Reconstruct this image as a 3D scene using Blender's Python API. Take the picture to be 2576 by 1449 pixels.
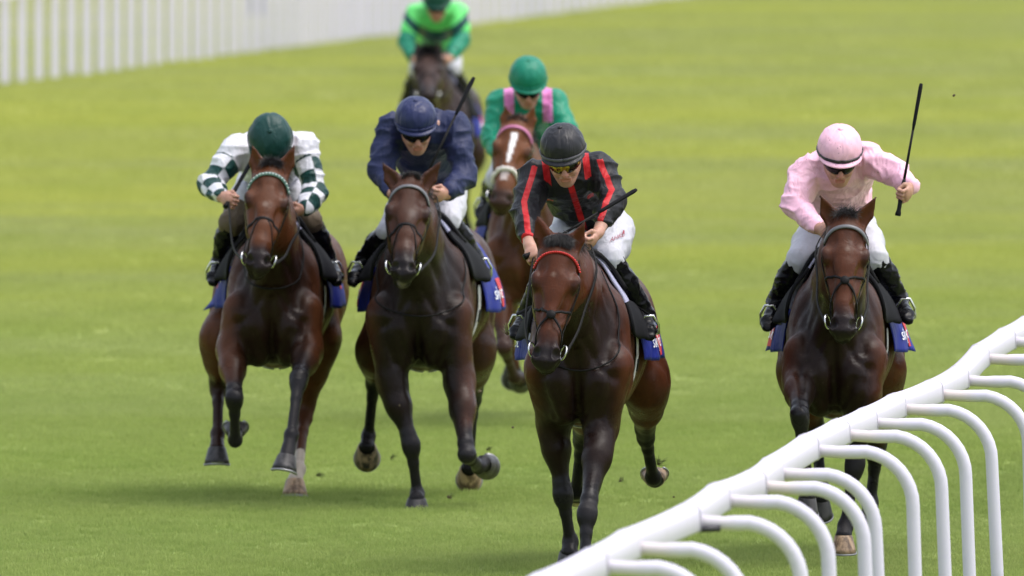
import bpy, math, random
import numpy as np
from mathutils import Vector, Matrix

# ------------------------------------------------------------------ camera, sky, sun, exposure
scene = bpy.context.scene
for o in list(bpy.data.objects):
    bpy.data.objects.remove(o)
W0, H0 = 2576.0, 1449.0            # pixel frame used for measuring the photograph
FPX = 39000.0                      # focal length in those pixels (about a 545 mm lens)
CAMH = 4.1                         # height of the press stand the picture was taken from
HOR = -604.0                       # the horizon lies above the frame
PITCH = math.atan((H0 / 2 - HOR) / FPX)

cam_data = bpy.data.cameras.new("camera")
cam = bpy.data.objects.new("camera", cam_data)
scene.collection.objects.link(cam)
cam.location = (0, 0, CAMH)
cam.rotation_euler = (math.pi / 2 - PITCH, 0, 0)
cam_data.sensor_width = 36.0
cam_data.lens = FPX / W0 * 36.0
cam_data.clip_start = 1.0
cam_data.clip_end = 6000.0
cam_data.dof.use_dof = True
cam_data.dof.focus_distance = 76.0
cam_data.dof.aperture_fstop = 6.0
scene.camera = cam

SUN_EL, SUN_AZ = 68.0, 100.0        # azimuth measured from +Y (away from the camera) towards +X
world = bpy.data.worlds.new("World")
scene.world = world
world.use_nodes = True
wn = world.node_tree
bg = wn.nodes["Background"]
sky = wn.nodes.new("ShaderNodeTexSky")
sky.sky_type = 'NISHITA'
sky.sun_disc = False
sky.sun_elevation = math.radians(SUN_EL)
sky.sun_rotation = math.radians(SUN_AZ)
sky.dust_density = 4.0
sky.air_density = 1.0
hs = wn.nodes.new("ShaderNodeHueSaturation")      # thin cloud: a whiter sky
hs.inputs["Saturation"].default_value = 0.5
wn.links.new(sky.outputs[0], hs.inputs["Color"])
wn.links.new(hs.outputs[0], bg.inputs["Color"])
bg.inputs["Strength"].default_value = 0.15

sd = bpy.data.lights.new("sun", 'SUN')
sd.energy = 0.5
sd.angle = math.radians(32)
sd.color = (1.0, 0.97, 0.93)
sun = bpy.data.objects.new("sun", sd)
scene.collection.objects.link(sun)
_e, _a = math.radians(SUN_EL), math.radians(SUN_AZ)
_to = Vector((math.sin(_a) * math.cos(_e), math.cos(_a) * math.cos(_e), math.sin(_e)))
sun.rotation_euler = _to.to_track_quat('Z', 'Y').to_euler()

vs = scene.view_settings
vs.view_transform = 'Standard'
vs.look = 'None'
vs.exposure = 1.29
vs.gamma = 1.0
vs.use_curve_mapping = False
scene.cycles.use_denoising = True
scene.cycles.max_bounces = 6
scene.cycles.transparent_max_bounces = 4

COL = scene.collection
rng = np.random.default_rng(7)
random.seed(7)

# ------------------------------------------------------------------ measuring helpers
_cp, _sp = math.cos(PITCH), math.sin(PITCH)
def at(px, py, depth):
    """photo pixel + distance from the camera -> point in the place"""
    x = (px - W0 / 2) / FPX
    y = -(py - H0 / 2) / FPX
    d = np.array([x, _cp + y * _sp, -_sp + y * _cp])
    return np.array([0, 0, CAMH]) + d * (depth / d[1])
def onground(px, py, z=0.0):
    x = (px - W0 / 2) / FPX
    y = -(py - H0 / 2) / FPX
    d = np.array([x, _cp + y * _sp, -_sp + y * _cp])
    return np.array([0, 0, CAMH]) + d * ((z - CAMH) / d[2])
def xat(px, depth):
    return (px - W0 / 2) / FPX * depth
def V(*a):
    return np.array(a, float)
def unit(v):
    v = np.asarray(v, float)
    return v / max(np.linalg.norm(v), 1e-9)
def lerp(a, b, t):
    return np.asarray(a, float) * (1 - t) + np.asarray(b, float) * t

# ------------------------------------------------------------------ object helpers
def put(o, name, parent=None, loc=None):
    COL.objects.link(o)
    if parent is not None:
        o.parent = parent
    if loc is not None:
        o.location = loc
    return o
def tag(o, label=None, cat=None, group=None, kind=None):
    if label: o["label"] = label
    if cat: o["category"] = cat
    if group: o["group"] = group
    if kind: o["kind"] = kind
    return o
def empty(name, loc):
    o = bpy.data.objects.new(name, None)
    o.empty_display_size = 0.1
    COL.objects.link(o)
    o.location = [float(c) for c in loc]
    return o
def mesh_np(name, verts, faces, mat, smooth=True, attrs=None):
    """faces: (n,4) or (n,3) int array, or a list of tuples"""
    me = bpy.data.meshes.new(name)
    verts = np.asarray(verts, np.float32)
    if isinstance(faces, np.ndarray):
        n, k = faces.shape
        me.vertices.add(len(verts)); me.vertices.foreach_set("co", verts.ravel())
        me.loops.add(n * k); me.loops.foreach_set("vertex_index", faces.astype(np.int32).ravel())
        me.polygons.add(n)
        me.polygons.foreach_set("loop_start", np.arange(0, n * k, k, dtype=np.int32))
        me.polygons.foreach_set("loop_total", np.full(n, k, np.int32))
        me.update(calc_edges=True)
    else:
        me.from_pydata([tuple(map(float, v)) for v in verts], [], faces)
        me.update()
    if smooth:
        me.polygons.foreach_set("use_smooth", np.ones(len(me.polygons), bool))
    if attrs:
        for k_, a in attrs.items():
            at_ = me.attributes.new(k_, 'FLOAT', 'POINT')
            at_.data.foreach_set("value", np.asarray(a, np.float32))
    if mat is not None:
        me.materials.append(mat)
    return me
def part(name, verts, faces, mat, parent=None, smooth=True, attrs=None, base=None):
    """link one mesh object; vertices are given in world space, base = the parent's place"""
    v = np.asarray(verts, float)
    if base is not None:
        v = v - np.asarray(base, float)
    o = bpy.data.objects.new(name, mesh_np(name, v, faces, mat, smooth, attrs))
    return put(o, name, parent)

class MB:
    """collects pieces into one mesh"""
    def __init__(s): s.v = []; s.f = []; s.n = 0
    def add(s, verts, faces):
        verts = np.asarray(verts, float)
        s.v.append(verts)
        s.f += [tuple(int(i) + s.n for i in f) for f in faces]
        s.n += len(verts)
    def tube(s, pts, radii, seg=10, cap=True, flat=None):
        pts = [np.asarray(p, float) for p in pts]
        n = len(pts)
        if np.isscalar(radii): radii = [radii] * n
        ref = None; V_ = []; F_ = []
        for i, p in enumerate(pts):
            t = unit(pts[min(i + 1, n - 1)] - pts[max(i - 1, 0)])
            if ref is None:
                ref = unit(np.cross(t, V(0, 0, 1) if abs(t[2]) < .9 else V(1, 0, 0)))
            ref = unit(ref - t * np.dot(ref, t)); b = np.cross(t, ref)
            for k in range(seg):
                a = 2 * math.pi * k / seg
                V_.append(p + (ref * math.cos(a) + b * math.sin(a) * (flat or 1)) * radii[i])
        for i in range(n - 1):
            for k in range(seg):
                k2 = (k + 1) % seg
                F_.append((i * seg + k, i * seg + k2, (i + 1) * seg + k2, (i + 1) * seg + k))
        if cap:
            F_.append(tuple(range(seg))[::-1]); F_.append(tuple(range((n - 1) * seg, n * seg)))
        s.add(V_, F_)
    def ribbon(s, pts, norms, width, thick):
        """flat strap with thickness following pts, norms pointing away from what it lies on"""
        n = len(pts); V_ = []; F_ = []
        if np.isscalar(width): width = [width] * n
        for i in range(n):
            t = unit(pts[min(i + 1, n - 1)] - pts[max(i - 1, 0)])
            w = unit(np.cross(t, norms[i])) * width[i] / 2
            nn = unit(norms[i]) * thick
            p = pts[i]
            V_ += [p - w, p - w * .8 + nn, p + w * .8 + nn, p + w]
        for i in range(n - 1):
            for k in range(3):
                F_.append((i * 4 + k, i * 4 + k + 1, (i + 1) * 4 + k + 1, (i + 1) * 4 + k))
            F_.append((i * 4 + 3, i * 4, (i + 1) * 4, (i + 1) * 4 + 3))
        F_.append((0, 3, 2, 1)); m = (n - 1) * 4; F_.append((m, m + 1, m + 2, m + 3))
        s.add(V_, F_)
    def sheet(s, P, thick=None):
        """P: (a,b,3) grid of points"""
        a, b, _ = P.shape
        F_ = [(i * b + j, i * b + j + 1, (i + 1) * b + j + 1, (i + 1) * b + j) for i in range(a - 1) for j in range(b - 1)]
        if thick is None:
            s.add(P.reshape(-1, 3), F_)
            return
        gi = np.gradient(P, axis=0); gj = np.gradient(P, axis=1)
        N = np.cross(gi, gj); N /= np.maximum(np.linalg.norm(N, axis=2, keepdims=True), 1e-9)
        Q = P - N * thick
        m = a * b
        F2 = [tuple(x + m for x in f[::-1]) for f in F_]
        rim = [i for i in range(b)] + [i * b + b - 1 for i in range(1, a)] + [(a - 1) * b + j for j in range(b - 2, -1, -1)] + [i * b for i in range(a - 2, 0, -1)]
        F3 = [(rim[(k + 1) % len(rim)], rim[k], rim[k] + m, rim[(k + 1) % len(rim)] + m) for k in range(len(rim))]
        s.add(np.concatenate([P.reshape(-1, 3), Q.reshape(-1, 3)]), F_ + F2 + F3)
    def build(s, name, mat, parent=None, base=None, smooth=True):
        return part(name, np.concatenate(s.v), s.f, mat, parent, smooth, None, base)

def spline(pts, n):
    """smooth curve through the points (Catmull-Rom)"""
    P = [np.asarray(p, float) for p in pts]
    P = [2 * P[0] - P[1]] + P + [2 * P[-1] - P[-2]]
    out = []
    m = len(P) - 3
    for k in range(n):
        t = k / (n - 1) * m
        i = min(int(t), m - 1); t -= i
        a, b, c, d = P[i:i + 4]
        out.append(.5 * ((2 * b) + (-a + c) * t + (2 * a - 5 * b + 4 * c - d) * t * t + (-a + 3 * b - 3 * c + d) * t ** 3))
    return out

# ------------------------------------------------------------------ noise
def vnoise(p, seed=0):
    p = np.asarray(p, np.float64)
    i = np.floor(p).astype(np.int64); f = p - i
    f = f * f * (3 - 2 * f)
    def h(dx, dy, dz):
        n = (i[:, 0] + dx) * 374761393 + (i[:, 1] + dy) * 668265263 + (i[:, 2] + dz) * 2147483647 + seed * 974634777
        n = (n ^ (n >> 13)) * 1274126177
        n = n & 0x7fffffff
        n = ((n ^ (n >> 16)) & 0xffff)
        return n / 65535.0
    x, y, z = f[:, 0], f[:, 1], f[:, 2]
    a = h(0, 0, 0) * (1 - x) + h(1, 0, 0) * x; b = h(0, 1, 0) * (1 - x) + h(1, 1, 0) * x
    c = h(0, 0, 1) * (1 - x) + h(1, 0, 1) * x; d = h(0, 1, 1) * (1 - x) + h(1, 1, 1) * x
    return (a * (1 - y) + b * y) * (1 - z) + (c * (1 - y) + d * y) * z

# ------------------------------------------------------------------ soft solids: smooth unions turned into one continuous skin
class Sdf:
    def __init__(s): s.P = []
    def seg(s, a, b, ra, rb, u=(1, 0, 0), k=.03, op=1):
        """tapered bar with an elliptic section; ra, rb = (half width along u, other half width)"""
        a = np.asarray(a, float); b = np.asarray(b, float)
        if np.isscalar(ra): ra = (ra, ra)
        if np.isscalar(rb): rb = (rb, rb)
        w = b - a; L = np.linalg.norm(w); w = w / max(L, 1e-9)
        u = np.asarray(u, float); u = u - w * np.dot(u, w)
        if np.linalg.norm(u) < 1e-3:
            u = np.cross(w, V(0, 1, 0)); 
        u = unit(u); v = np.cross(w, u)
        s.P.append((a, w, L, u, v, np.array(ra, float), np.array(rb, float), k, op))
    def chain(s, pts, radii, u=(1, 0, 0), k=.03):
        for i in range(len(pts) - 1):
            s.seg(pts[i], pts[i + 1], radii[i], radii[i + 1], u, k)
    def ell(s, c, r, u=(1, 0, 0), w=(0, 0, 1), k=.03, op=1):
        """ellipsoid: r = (along u, across, along w)"""
        c = np.asarray(c, float); w = unit(w); u = np.asarray(u, float); u = unit(u - w * np.dot(u, w)); v = np.cross(w, u)
        s.P.append((c, w, None, u, v, np.array(r, float), None, k, op))
    @staticmethod
    def _d(pr, X, Y, Z):
        a, w, L, u, v, ra, rb, k, op = pr
        dx, dy, dz = X - a[0], Y - a[1], Z - a[2]
        du = dx * u[0] + dy * u[1] + dz * u[2]
        dv = dx * v[0] + dy * v[1] + dz * v[2]
        dw = dx * w[0] + dy * w[1] + dz * w[2]
        if L is None:
            ru, rv, rw = ra
        else:
            t = np.clip(dw / max(L, 1e-6), 0, 1)
            ru = ra[0] + (rb[0] - ra[0]) * t; rv = ra[1] + (rb[1] - ra[1]) * t
            rw = np.minimum(ru, rv)
            dw = dw - t * L
        q1, q2, q3 = du / ru, dv / rv, dw / rw
        k0 = np.sqrt(q1 * q1 + q2 * q2 + q3 * q3)
        k1 = np.sqrt((q1 / ru) ** 2 + (q2 / rv) ** 2 + (q3 / rw) ** 2)
        return np.where(k0 < 1e-3, -np.minimum(np.minimum(ru, rv), rw), k0 * (k0 - 1) / np.maximum(k1, 1e-6))
    @staticmethod
    def _mix(f, d, k, op):
        if op < 0:
            d = -d
            h = np.maximum(k - np.abs(f - d), 0) / k
            return np.maximum(f, d) + h * h * k * .25
        h = np.maximum(k - np.abs(f - d), 0) / k
        return np.minimum(f, d) - h * h * k * .25
    def val(s, p, inflate=0.0):
        p = np.asarray(p, float).reshape(-1, 3)
        f = np.full(len(p), 1.0)
        for pr in s.P:
            f = s._mix(f, s._d(pr, p[:, 0], p[:, 1], p[:, 2]), pr[7], pr[8])
        return f - inflate
    F = None
    def fast(s, p):
        """distance read from the grid that meshed the skin (exact away from it)"""
        if s.F is None: return s.val(p)
        q = (p - s.lo) / s.h
        n = np.array(s.F.shape) - 2
        ok = ((q > 0) & (q < n)).all(1)
        qc = np.clip(q, 0, n - .001); i = qc.astype(int); f = qc - i
        r = np.zeros(len(p))
        for a in (0, 1):
            for b in (0, 1):
                for c in (0, 1):
                    wt_ = (f[:, 0] if a else 1 - f[:, 0]) * (f[:, 1] if b else 1 - f[:, 1]) * (f[:, 2] if c else 1 - f[:, 2])
                    r += wt_ * s.F[i[:, 0] + a, i[:, 1] + b, i[:, 2] + c]
        return np.where(ok, r, .5)
    def grad(s, p, e=.004):
        p = np.asarray(p, float).reshape(-1, 3)
        if s.F is not None:
            far = s.fast(p) > .25
            e = s.h
            g = np.stack([s.fast(p + V(e, 0, 0)) - s.fast(p - V(e, 0, 0)), s.fast(p + V(0, e, 0)) - s.fast(p - V(0, e, 0)), s.fast(p + V(0, 0, e)) - s.fast(p - V(0, 0, e))], 1)
            if far.any():
                pp = p[far]
                g[far] = np.stack([s.val(pp + V(e, 0, 0)) - s.val(pp - V(e, 0, 0)), s.val(pp + V(0, e, 0)) - s.val(pp - V(0, e, 0)), s.val(pp + V(0, 0, e)) - s.val(pp - V(0, 0, e))], 1)
            return g / np.maximum(np.linalg.norm(g, axis=1, keepdims=True), 1e-9)
        g = np.stack([s.val(p + V(e, 0, 0)) - s.val(p - V(e, 0, 0)), s.val(p + V(0, e, 0)) - s.val(p - V(0, e, 0)), s.val(p + V(0, 0, e)) - s.val(p - V(0, 0, e))], 1)
        return g / np.maximum(np.linalg.norm(g, axis=1, keepdims=True), 1e-9)
    def snap(s, p, off=0.0, it=5):
        """move points onto the skin, off metres above it"""
        p = np.asarray(p, float).reshape(-1, 3).copy()
        for _ in range(it):
            p -= s.grad(p) * np.clip(s.fast(p) - off, -.08, .08)[:, None]
        return p, s.grad(p)
    def march(s, o, d, off=0.0, far=.75):
        """from far outside towards o along -d: the outermost skin point"""
        o = np.asarray(o, float).reshape(-1, 3); d = np.asarray(d, float).reshape(-1, 3)
        t = np.full(len(o), far)
        for _ in range(70):
            t -= np.clip(s.fast(o + d * t[:, None]) - off, -.03, .06) * .8
            t = np.maximum(t, .01)
        return o + d * t[:, None]
    def box(s):
        lo = np.full(3, 1e9); hi = np.full(3, -1e9)
        for pr in s.P:
            if pr[8] < 0: continue
            l, h = s._box(pr)
            lo = np.minimum(lo, l); hi = np.maximum(hi, h)
        return lo, hi
    @staticmethod
    def _box(pr):
        a, w, L, u, v, ra, rb, k, op = pr
        if L is None:
            e = np.sqrt((u * ra[0]) ** 2 + (v * ra[1]) ** 2 + (w * ra[2]) ** 2)
            return a - e, a + e
        b = a + w * L
        r1 = np.abs(u) * ra[0] + np.abs(v) * ra[1] + np.abs(w) * min(ra)
        r2 = np.abs(u) * rb[0] + np.abs(v) * rb[1] + np.abs(w) * min(rb)
        return np.minimum(a - r1, b - r2), np.maximum(a + r1, b + r2)
    def mesh(s, h, smooth=2, inflate=0.0):
        lo, hi = s.box(); lo = lo - 3 * h - inflate; hi = hi + 3 * h + inflate
        n = np.ceil((hi - lo) / h).astype(int) + 1
        ax = [(lo[i] + h * np.arange(n[i])).astype(np.float32) for i in range(3)]
        F = np.full(n, .5, np.float32)
        for pr in s.P:
            l, g = s._box(pr); m = pr[7] + 4 * h + inflate
            i0 = np.maximum(np.floor((l - m - lo) / h).astype(int), 0); i1 = np.minimum(np.ceil((g + m - lo) / h).astype(int) + 1, n)
            if np.any(i1 <= i0): continue
            sl = tuple(slice(i0[i], i1[i]) for i in range(3))
            X = ax[0][sl[0]][:, None, None]; Y = ax[1][sl[1]][None, :, None]; Z = ax[2][sl[2]][None, None, :]
            F[sl] = s._mix(F[sl], s._d(pr, X, Y, Z).astype(np.float32), pr[7], pr[8])
        if inflate: F -= inflate
        s.F, s.lo, s.h = F, lo, h
        return surface_nets(F, lo, h, smooth)

def surface_nets(F, lo, h, smooth=2):
    S = F < 0
    c = np.zeros(tuple(np.array(F.shape) - 1), np.int8)
    nx, ny, nz = c.shape
    offs = [(i, j, k) for i in (0, 1) for j in (0, 1) for k in (0, 1)]
    for (i, j, k) in offs:
        c += S[i:i + nx, j:j + ny, k:k + nz]
    I = np.argwhere((c > 0) & (c < 8))
    val = np.stack([F[I[:, 0] + i, I[:, 1] + j, I[:, 2] + k] for (i, j, k) in offs], 1)
    acc = np.zeros((len(I), 3)); cnt = np.zeros(len(I))
    O = np.array(offs, float)
    for e0 in range(8):
        for e1 in range(e0 + 1, 8):
            if np.abs(O[e0] - O[e1]).sum() != 1: continue
            a, b = val[:, e0], val[:, e1]
            m = (a < 0) != (b < 0)
            t = np.where(m, a / np.where(m, a - b, 1), 0)
            acc += np.where(m[:, None], O[e0] + (O[e1] - O[e0]) * t[:, None], 0)
            cnt += m
    Vv = (I + acc / cnt[:, None]) * h + lo
    idx = np.full(c.shape, -1, np.int32)
    idx[I[:, 0], I[:, 1], I[:, 2]] = np.arange(len(I))
    quads = []
    for axis in range(3):
        a1, a2 = (axis + 1) % 3, (axis + 2) % 3
        sl0 = [slice(None)] * 3; sl1 = [slice(None)] * 3
        sl0[axis] = slice(0, -1); sl1[axis] = slice(1, None)
        A = S[tuple(sl0)]; B = S[tuple(sl1)]
        E = np.argwhere(A != B)
        ok = (E[:, a1] > 0) & (E[:, a2] > 0) & (E[:, a1] < c.shape[a1]) & (E[:, a2] < c.shape[a2])
        E = E[ok]
        inside = A[E[:, 0], E[:, 1], E[:, 2]]
        def g(d1, d2):
            q = E.copy(); q[:, a1] -= d1; q[:, a2] -= d2
            return idx[q[:, 0], q[:, 1], q[:, 2]]
        q = np.stack([g(1, 1), g(0, 1), g(0, 0), g(1, 0)], 1)
        q[~inside] = q[~inside][:, ::-1]
        quads.append(q)
    Q = np.concatenate(quads)
    Q = Q[(Q >= 0).all(1)]
    Vv = relax(Vv, Q, smooth)
    return Vv, Q
def relax(Vv, Q, it):
    if it <= 0: return Vv
    e = np.concatenate([Q[:, [0, 1]], Q[:, [1, 2]], Q[:, [2, 3]], Q[:, [3, 0]]])
    e = np.concatenate([e, e[:, ::-1]])
    deg = np.bincount(e[:, 0], minlength=len(Vv)).astype(float)
    for s in range(it):
        for lam in (.5, -.52):
            m = np.stack([np.bincount(e[:, 0], weights=Vv[e[:, 1], i], minlength=len(Vv)) for i in range(3)], 1) / deg[:, None]
            Vv = Vv + (m - Vv) * lam
    return Vv
def vnormals(Vv, Q):
    n = np.cross(Vv[Q[:, 2]] - Vv[Q[:, 0]], Vv[Q[:, 3]] - Vv[Q[:, 1]])
    N = np.stack([sum(np.bincount(Q[:, k], weights=n[:, i], minlength=len(Vv)) for k in range(4)) for i in range(3)], 1)
    return N / np.maximum(np.linalg.norm(N, axis=1, keepdims=True), 1e-9)
def join(parts):
    vs_, qs_, n = [], [], 0
    for v, q in parts:
        vs_.append(v); qs_.append(q + n); n += len(v)
    return np.concatenate(vs_), np.concatenate(qs_)
def segdist(p, a, b):
    a = np.asarray(a, float); b = np.asarray(b, float); w = b - a
    t = np.clip(((p - a) @ w) / max(w @ w, 1e-9), 0, 1)
    return np.linalg.norm(p - a - t[:, None] * w, axis=1), t
def sstep(x, a, b):
    t = np.clip((x - a) / (b - a), 0, 1)
    return t * t * (3 - 2 * t)
# ------------------------------------------------------------------ materials
class NT:
    """short hand for building node materials"""
    def __init__(s, name):
        s.m = bpy.data.materials.new(name); s.m.use_nodes = True
        s.t = s.m.node_tree; s.b = s.t.nodes["Principled BSDF"]
    def n(s, typ, **kw):
        nd = s.t.nodes.new(typ)
        for k, v in kw.items():
            if k in nd.inputs.keys(): nd.inputs[k].default_value = v
            else: setattr(nd, k, v)
        return nd
    def l(s, a, b): s.t.links.new(a, b)
    def set(s, **kw):
        for k, v in kw.items():
            s.b.inputs[k.replace("_", " ")].default_value = v
        return s
    def noise(s, scale, detail=3, rough=.55, coord=None, stretch=None, dist=0):
        nd = s.n("ShaderNodeTexNoise", Scale=scale, Detail=detail, Roughness=rough, Distortion=dist)
        if coord is None:
            coord = s.n("ShaderNodeTexCoord").outputs["Object"]
        if stretch is not None:
            mp = s.n("ShaderNodeMapping"); mp.inputs["Scale"].default_value = stretch
            s.l(coord, mp.inputs["Vector"]); coord = mp.outputs[0]
        s.l(coord, nd.inputs["Vector"])
        return nd.outputs["Fac"]
    def ramp(s, fac, a, b, smooth=True):
        """0 below a, 1 above b"""
        r = s.n("ShaderNodeMapRange"); r.interpolation_type = 'SMOOTHSTEP' if smooth else 'LINEAR'
        r.inputs["From Min"].default_value = a; r.inputs["From Max"].default_value = b
        s.l(fac, r.inputs["Value"]); return r.outputs[0]
    def math(s, op, a, b=None):
        nd = s.n("ShaderNodeMath", operation=op)
        for i, x in enumerate((a, b)):
            if x is None: continue
            if isinstance(x, (int, float)): nd.inputs[i].default_value = x
            else: s.l(x, nd.inputs[i])
        return nd.outputs[0]
    def mix(s, fac, a, b):
        nd = s.n("ShaderNodeMix", data_type='RGBA')
        for key, x in ((0, fac), (6, a), (7, b)):
            if isinstance(x, (int, float)): nd.inputs[key].default_value = x
            elif isinstance(x, tuple): nd.inputs[key].default_value = (*x, 1) if len(x) == 3 else x
            else: s.l(x, nd.inputs[key])
        return nd.outputs[2]
    def attr(s, name):
        nd = s.n("ShaderNodeAttribute"); nd.attribute_name = name
        return nd.outputs["Fac"]
    def color(s, c):
        if isinstance(c, tuple): s.b.inputs["Base Color"].default_value = (*c, 1)
        else: s.l(c, s.b.inputs["Base Color"])
    def bump(s, fac, strength=.3, dist=.01):
        nd = s.n("ShaderNodeBump", Strength=strength, Distance=dist)
        s.l(fac, nd.inputs["Height"]); s.l(nd.outputs[0], s.b.inputs["Normal"])
        return nd
def srgb(r, g, b):
    f = lambda c: (c / 255 / 12.92) if c / 255 <= .04045 else ((c / 255 + .055) / 1.055) ** 2.4
    return (f(r), f(g), f(b))

def coat_material(name, bay, dark, points, sock=(.42, .36, .31)):
    """short glossy horse hair; 'pt' marks the black points, 'wt' the white markings, 'dk' the darker underside of the coat"""
    m = NT(name)
    n1 = m.noise(3.2, 4, .6); n2 = m.noise(26, 3, .6, stretch=(1, 1, .35)); n3 = m.noise(9, 3, .6)
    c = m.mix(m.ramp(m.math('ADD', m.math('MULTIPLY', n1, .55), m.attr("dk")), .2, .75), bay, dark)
    c = m.mix(m.math('MULTIPLY', m.ramp(n2, .45, .75), .35), c, dark)
    c = m.mix(m.attr("pt"), c, points)
    c = m.mix(m.math('MULTIPLY', m.attr("gy"), .2), c, (.05, .045, .05))
    c = m.mix(m.attr("wt"), c, sock)
    dust = m.math('MULTIPLY', m.ramp(m.noise(16, 5, .7), .58, .8), .04)
    c = m.mix(dust, c, (.16, .13, .11))
    fk = m.math('MULTIPLY', m.ramp(m.noise(110, 2, .5), .70, .73), m.ramp(m.noise(6, 3, .6), .45, .62))
    c = m.mix(m.math('MULTIPLY', fk, .5), c, (.10, .085, .065))
    m.color(c)
    rr = m.n("ShaderNodeMapRange"); rr.inputs["To Min"].default_value = .24; rr.inputs["To Max"].default_value = .58
    m.l(m.ramp(m.noise(5.5, 4, .65), .30, .70), rr.inputs["Value"]); m.l(rr.outputs[0], m.b.inputs["Roughness"])
    m.set(Specular_IOR_Level=.14, Anisotropic=.7, Sheen_Weight=.0, Sheen_Roughness=.4)
    m.b.inputs["Sheen Tint"].default_value = (.9, .85, .85, 1)
    # fine hair, plus the soft wrinkles and veins of a hot thoroughbred
    v = m.noise(7, 2, .5, dist=1.6)
    vein = m.math('SUBTRACT', 1.0, m.ramp(m.math('ABSOLUTE', m.math('SUBTRACT', v, .5)), 0, .035))
    hair = m.noise(120, 3, .7, stretch=(1, 1, .18))
    h = m.math('ADD', m.math('MULTIPLY', hair, .30), m.math('MULTIPLY', vein, .07))
    h = m.math('ADD', h, m.math('MULTIPLY', m.noise(13, 3, .5), .9))
    m.bump(h, .38, .012)
    return m.m
def plain(name, col, rough=.5, metal=0, var=.25, scale=30, spec=.5, bump=.15, dirt=None, coat=0):
    m = NT(name)
    n = m.noise(scale, 4, .6)
    dk = tuple(c * (1 - var) for c in col)
    c = m.mix(n, dk, tuple(min(1, k * (1 + var * .5)) for k in col))
    if dirt:
        c = m.mix(m.math('MULTIPLY', m.ramp(m.noise(dirt[1], 5, .7), dirt[2], dirt[2] + .12), .8), c, dirt[0])
    m.color(c); m.set(Roughness=rough, Metallic=metal, Specular_IOR_Level=spec, Coat_Weight=coat)
    if bump: m.bump(m.noise(scale * 4, 3, .6), bump, .004)
    return m.m
def silk(name, col, mask=None, mud=0.0, rough=.42, sheen=.0, wr=.5):
    """thin racing silk; mask = (attribute, colour) pairs laid over it, positive inside the pattern"""
    m = NT(name)
    n = m.noise(14, 3, .6)
    c = m.mix(n, tuple(k * .82 for k in col), col)
    for a, mc in (mask or []):
        c = m.mix(m.ramp(m.attr(a), -.0015, .0015), c, mc)
    if mud:
        sp = m.ramp(m.noise(95, 2, .5), .735 - mud * .06, .76 - mud * .06)
        sp = m.math('MULTIPLY', sp, m.ramp(m.noise(7, 3, .6), .42, .62))
        c = m.mix(m.math('MULTIPLY', sp, .75), c, (.10, .075, .055))
        c = m.mix(m.math('MULTIPLY', m.ramp(m.noise(5, 4, .7), .5, .8), .25 * mud), c, (.30, .25, .22))
    m.color(c)
    m.set(Roughness=rough, Specular_IOR_Level=.22, Sheen_Weight=sheen)
    f1 = m.noise(9, 2, .5, stretch=(1.5, 1, .6), dist=1.0)
    rid = m.math('SUBTRACT', 1.0, m.ramp(m.math('ABSOLUTE', m.math('SUBTRACT', f1, .5)), 0, .16))
    h = m.math('ADD', m.math('MULTIPLY', rid, .7), m.math('MULTIPLY', m.noise(30, 3, .6), .22))
    m.bump(h, wr * .7, .014)
    return m.m

BLACKHAIR = plain("dark_hair", (.018, .016, .017), .45, var=.5, scale=60)
HORN = None
def horn_mat(name, c1, c2):
    m = NT(name)
    n = m.noise(24, 4, .6, stretch=(1, 1, .3)); 
    m.color(m.mix(m.ramp(n, .38, .62), c1, c2)); m.set(Roughness=.42, Specular_IOR_Level=.25); m.bump(m.noise(60, 3, .6, stretch=(.4, .4, 2)), .3, .004)
    return m.m
HORN_DARK = horn_mat("dark_horn", (.018, .017, .018), (.05, .047, .048))
HORN_PALE = horn_mat("pale_horn", (.36, .25, .16), (.10, .065, .045))
HORN_MIX = horn_mat("mixed_horn", (.30, .21, .14), (.02, .018, .018))
STEEL = plain("steel", (.62, .62, .63), .26, metal=1, var=.2, scale=40, bump=.05)
ALU = plain("shoe_aluminium", (.30, .30, .31), .45, metal=.9, var=.3, scale=50)
LEATHER = plain("black_leather", (.006, .0055, .006), .55, spec=.12, var=.4, scale=60, bump=.12)
LEATHER_BROWN = plain("brown_leather", (.16, .05, .018), .45, var=.4, scale=60)
RUBBER_REIN = plain("rein_leather", (.009, .008, .008), .65, spec=.12, var=.4, scale=80)
BOOT = plain("boot_leather", (.004, .004, .005), .2, var=.3, scale=20, bump=.12, spec=.1)
FLAP = plain("saddle_flap_cloth", (.006, .006, .008), .8, spec=.15, var=.3, scale=60, bump=.1)
EYE = plain("horse_eye", (.006, .004, .004), .12, var=.2, bump=0, spec=.35)
SKIN = NT("skin")
_n = SKIN.noise(20, 4, .6)
SKIN.color(SKIN.mix(SKIN.attr("red"), SKIN.mix(_n, (.33, .165, .115), (.42, .23, .17)), (.33, .10, .075)))
SKIN.set(Roughness=.48, Subsurface_Weight=.12, Subsurface_Scale=.02)
SKIN.b.inputs["Subsurface Radius"].default_value = (1, .4, .2)
SKIN = SKIN.m
BREECH = silk("white_breeches", (.46, .46, .51), mud=.25, rough=.55, wr=.35)
CLOTH_BLUE = silk("saddle_cloth_blue", (.011, .020, .20), rough=.6, wr=.4)
CLOTH_WHITE = silk("saddle_pad_white", (.36, .36, .50), mud=.5, rough=.7, wr=.3)
PRINT_WHITE = plain("white_print", (.75, .75, .8), .6, var=.1)
PRINT_RED = plain("red_print", (.50, .02, .03), .6, var=.2)
PRINT_MAROON = plain("maroon_print", (.22, .01, .035), .6, var=.2)
GIRTH = plain("white_webbing", (.5, .5, .5), .7, var=.25, scale=60, dirt=((.2, .17, .14), 14, .5))
GOGGLE = plain("goggle_frame", (.008, .008, .009), .18, var=.1, bump=0)
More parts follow.
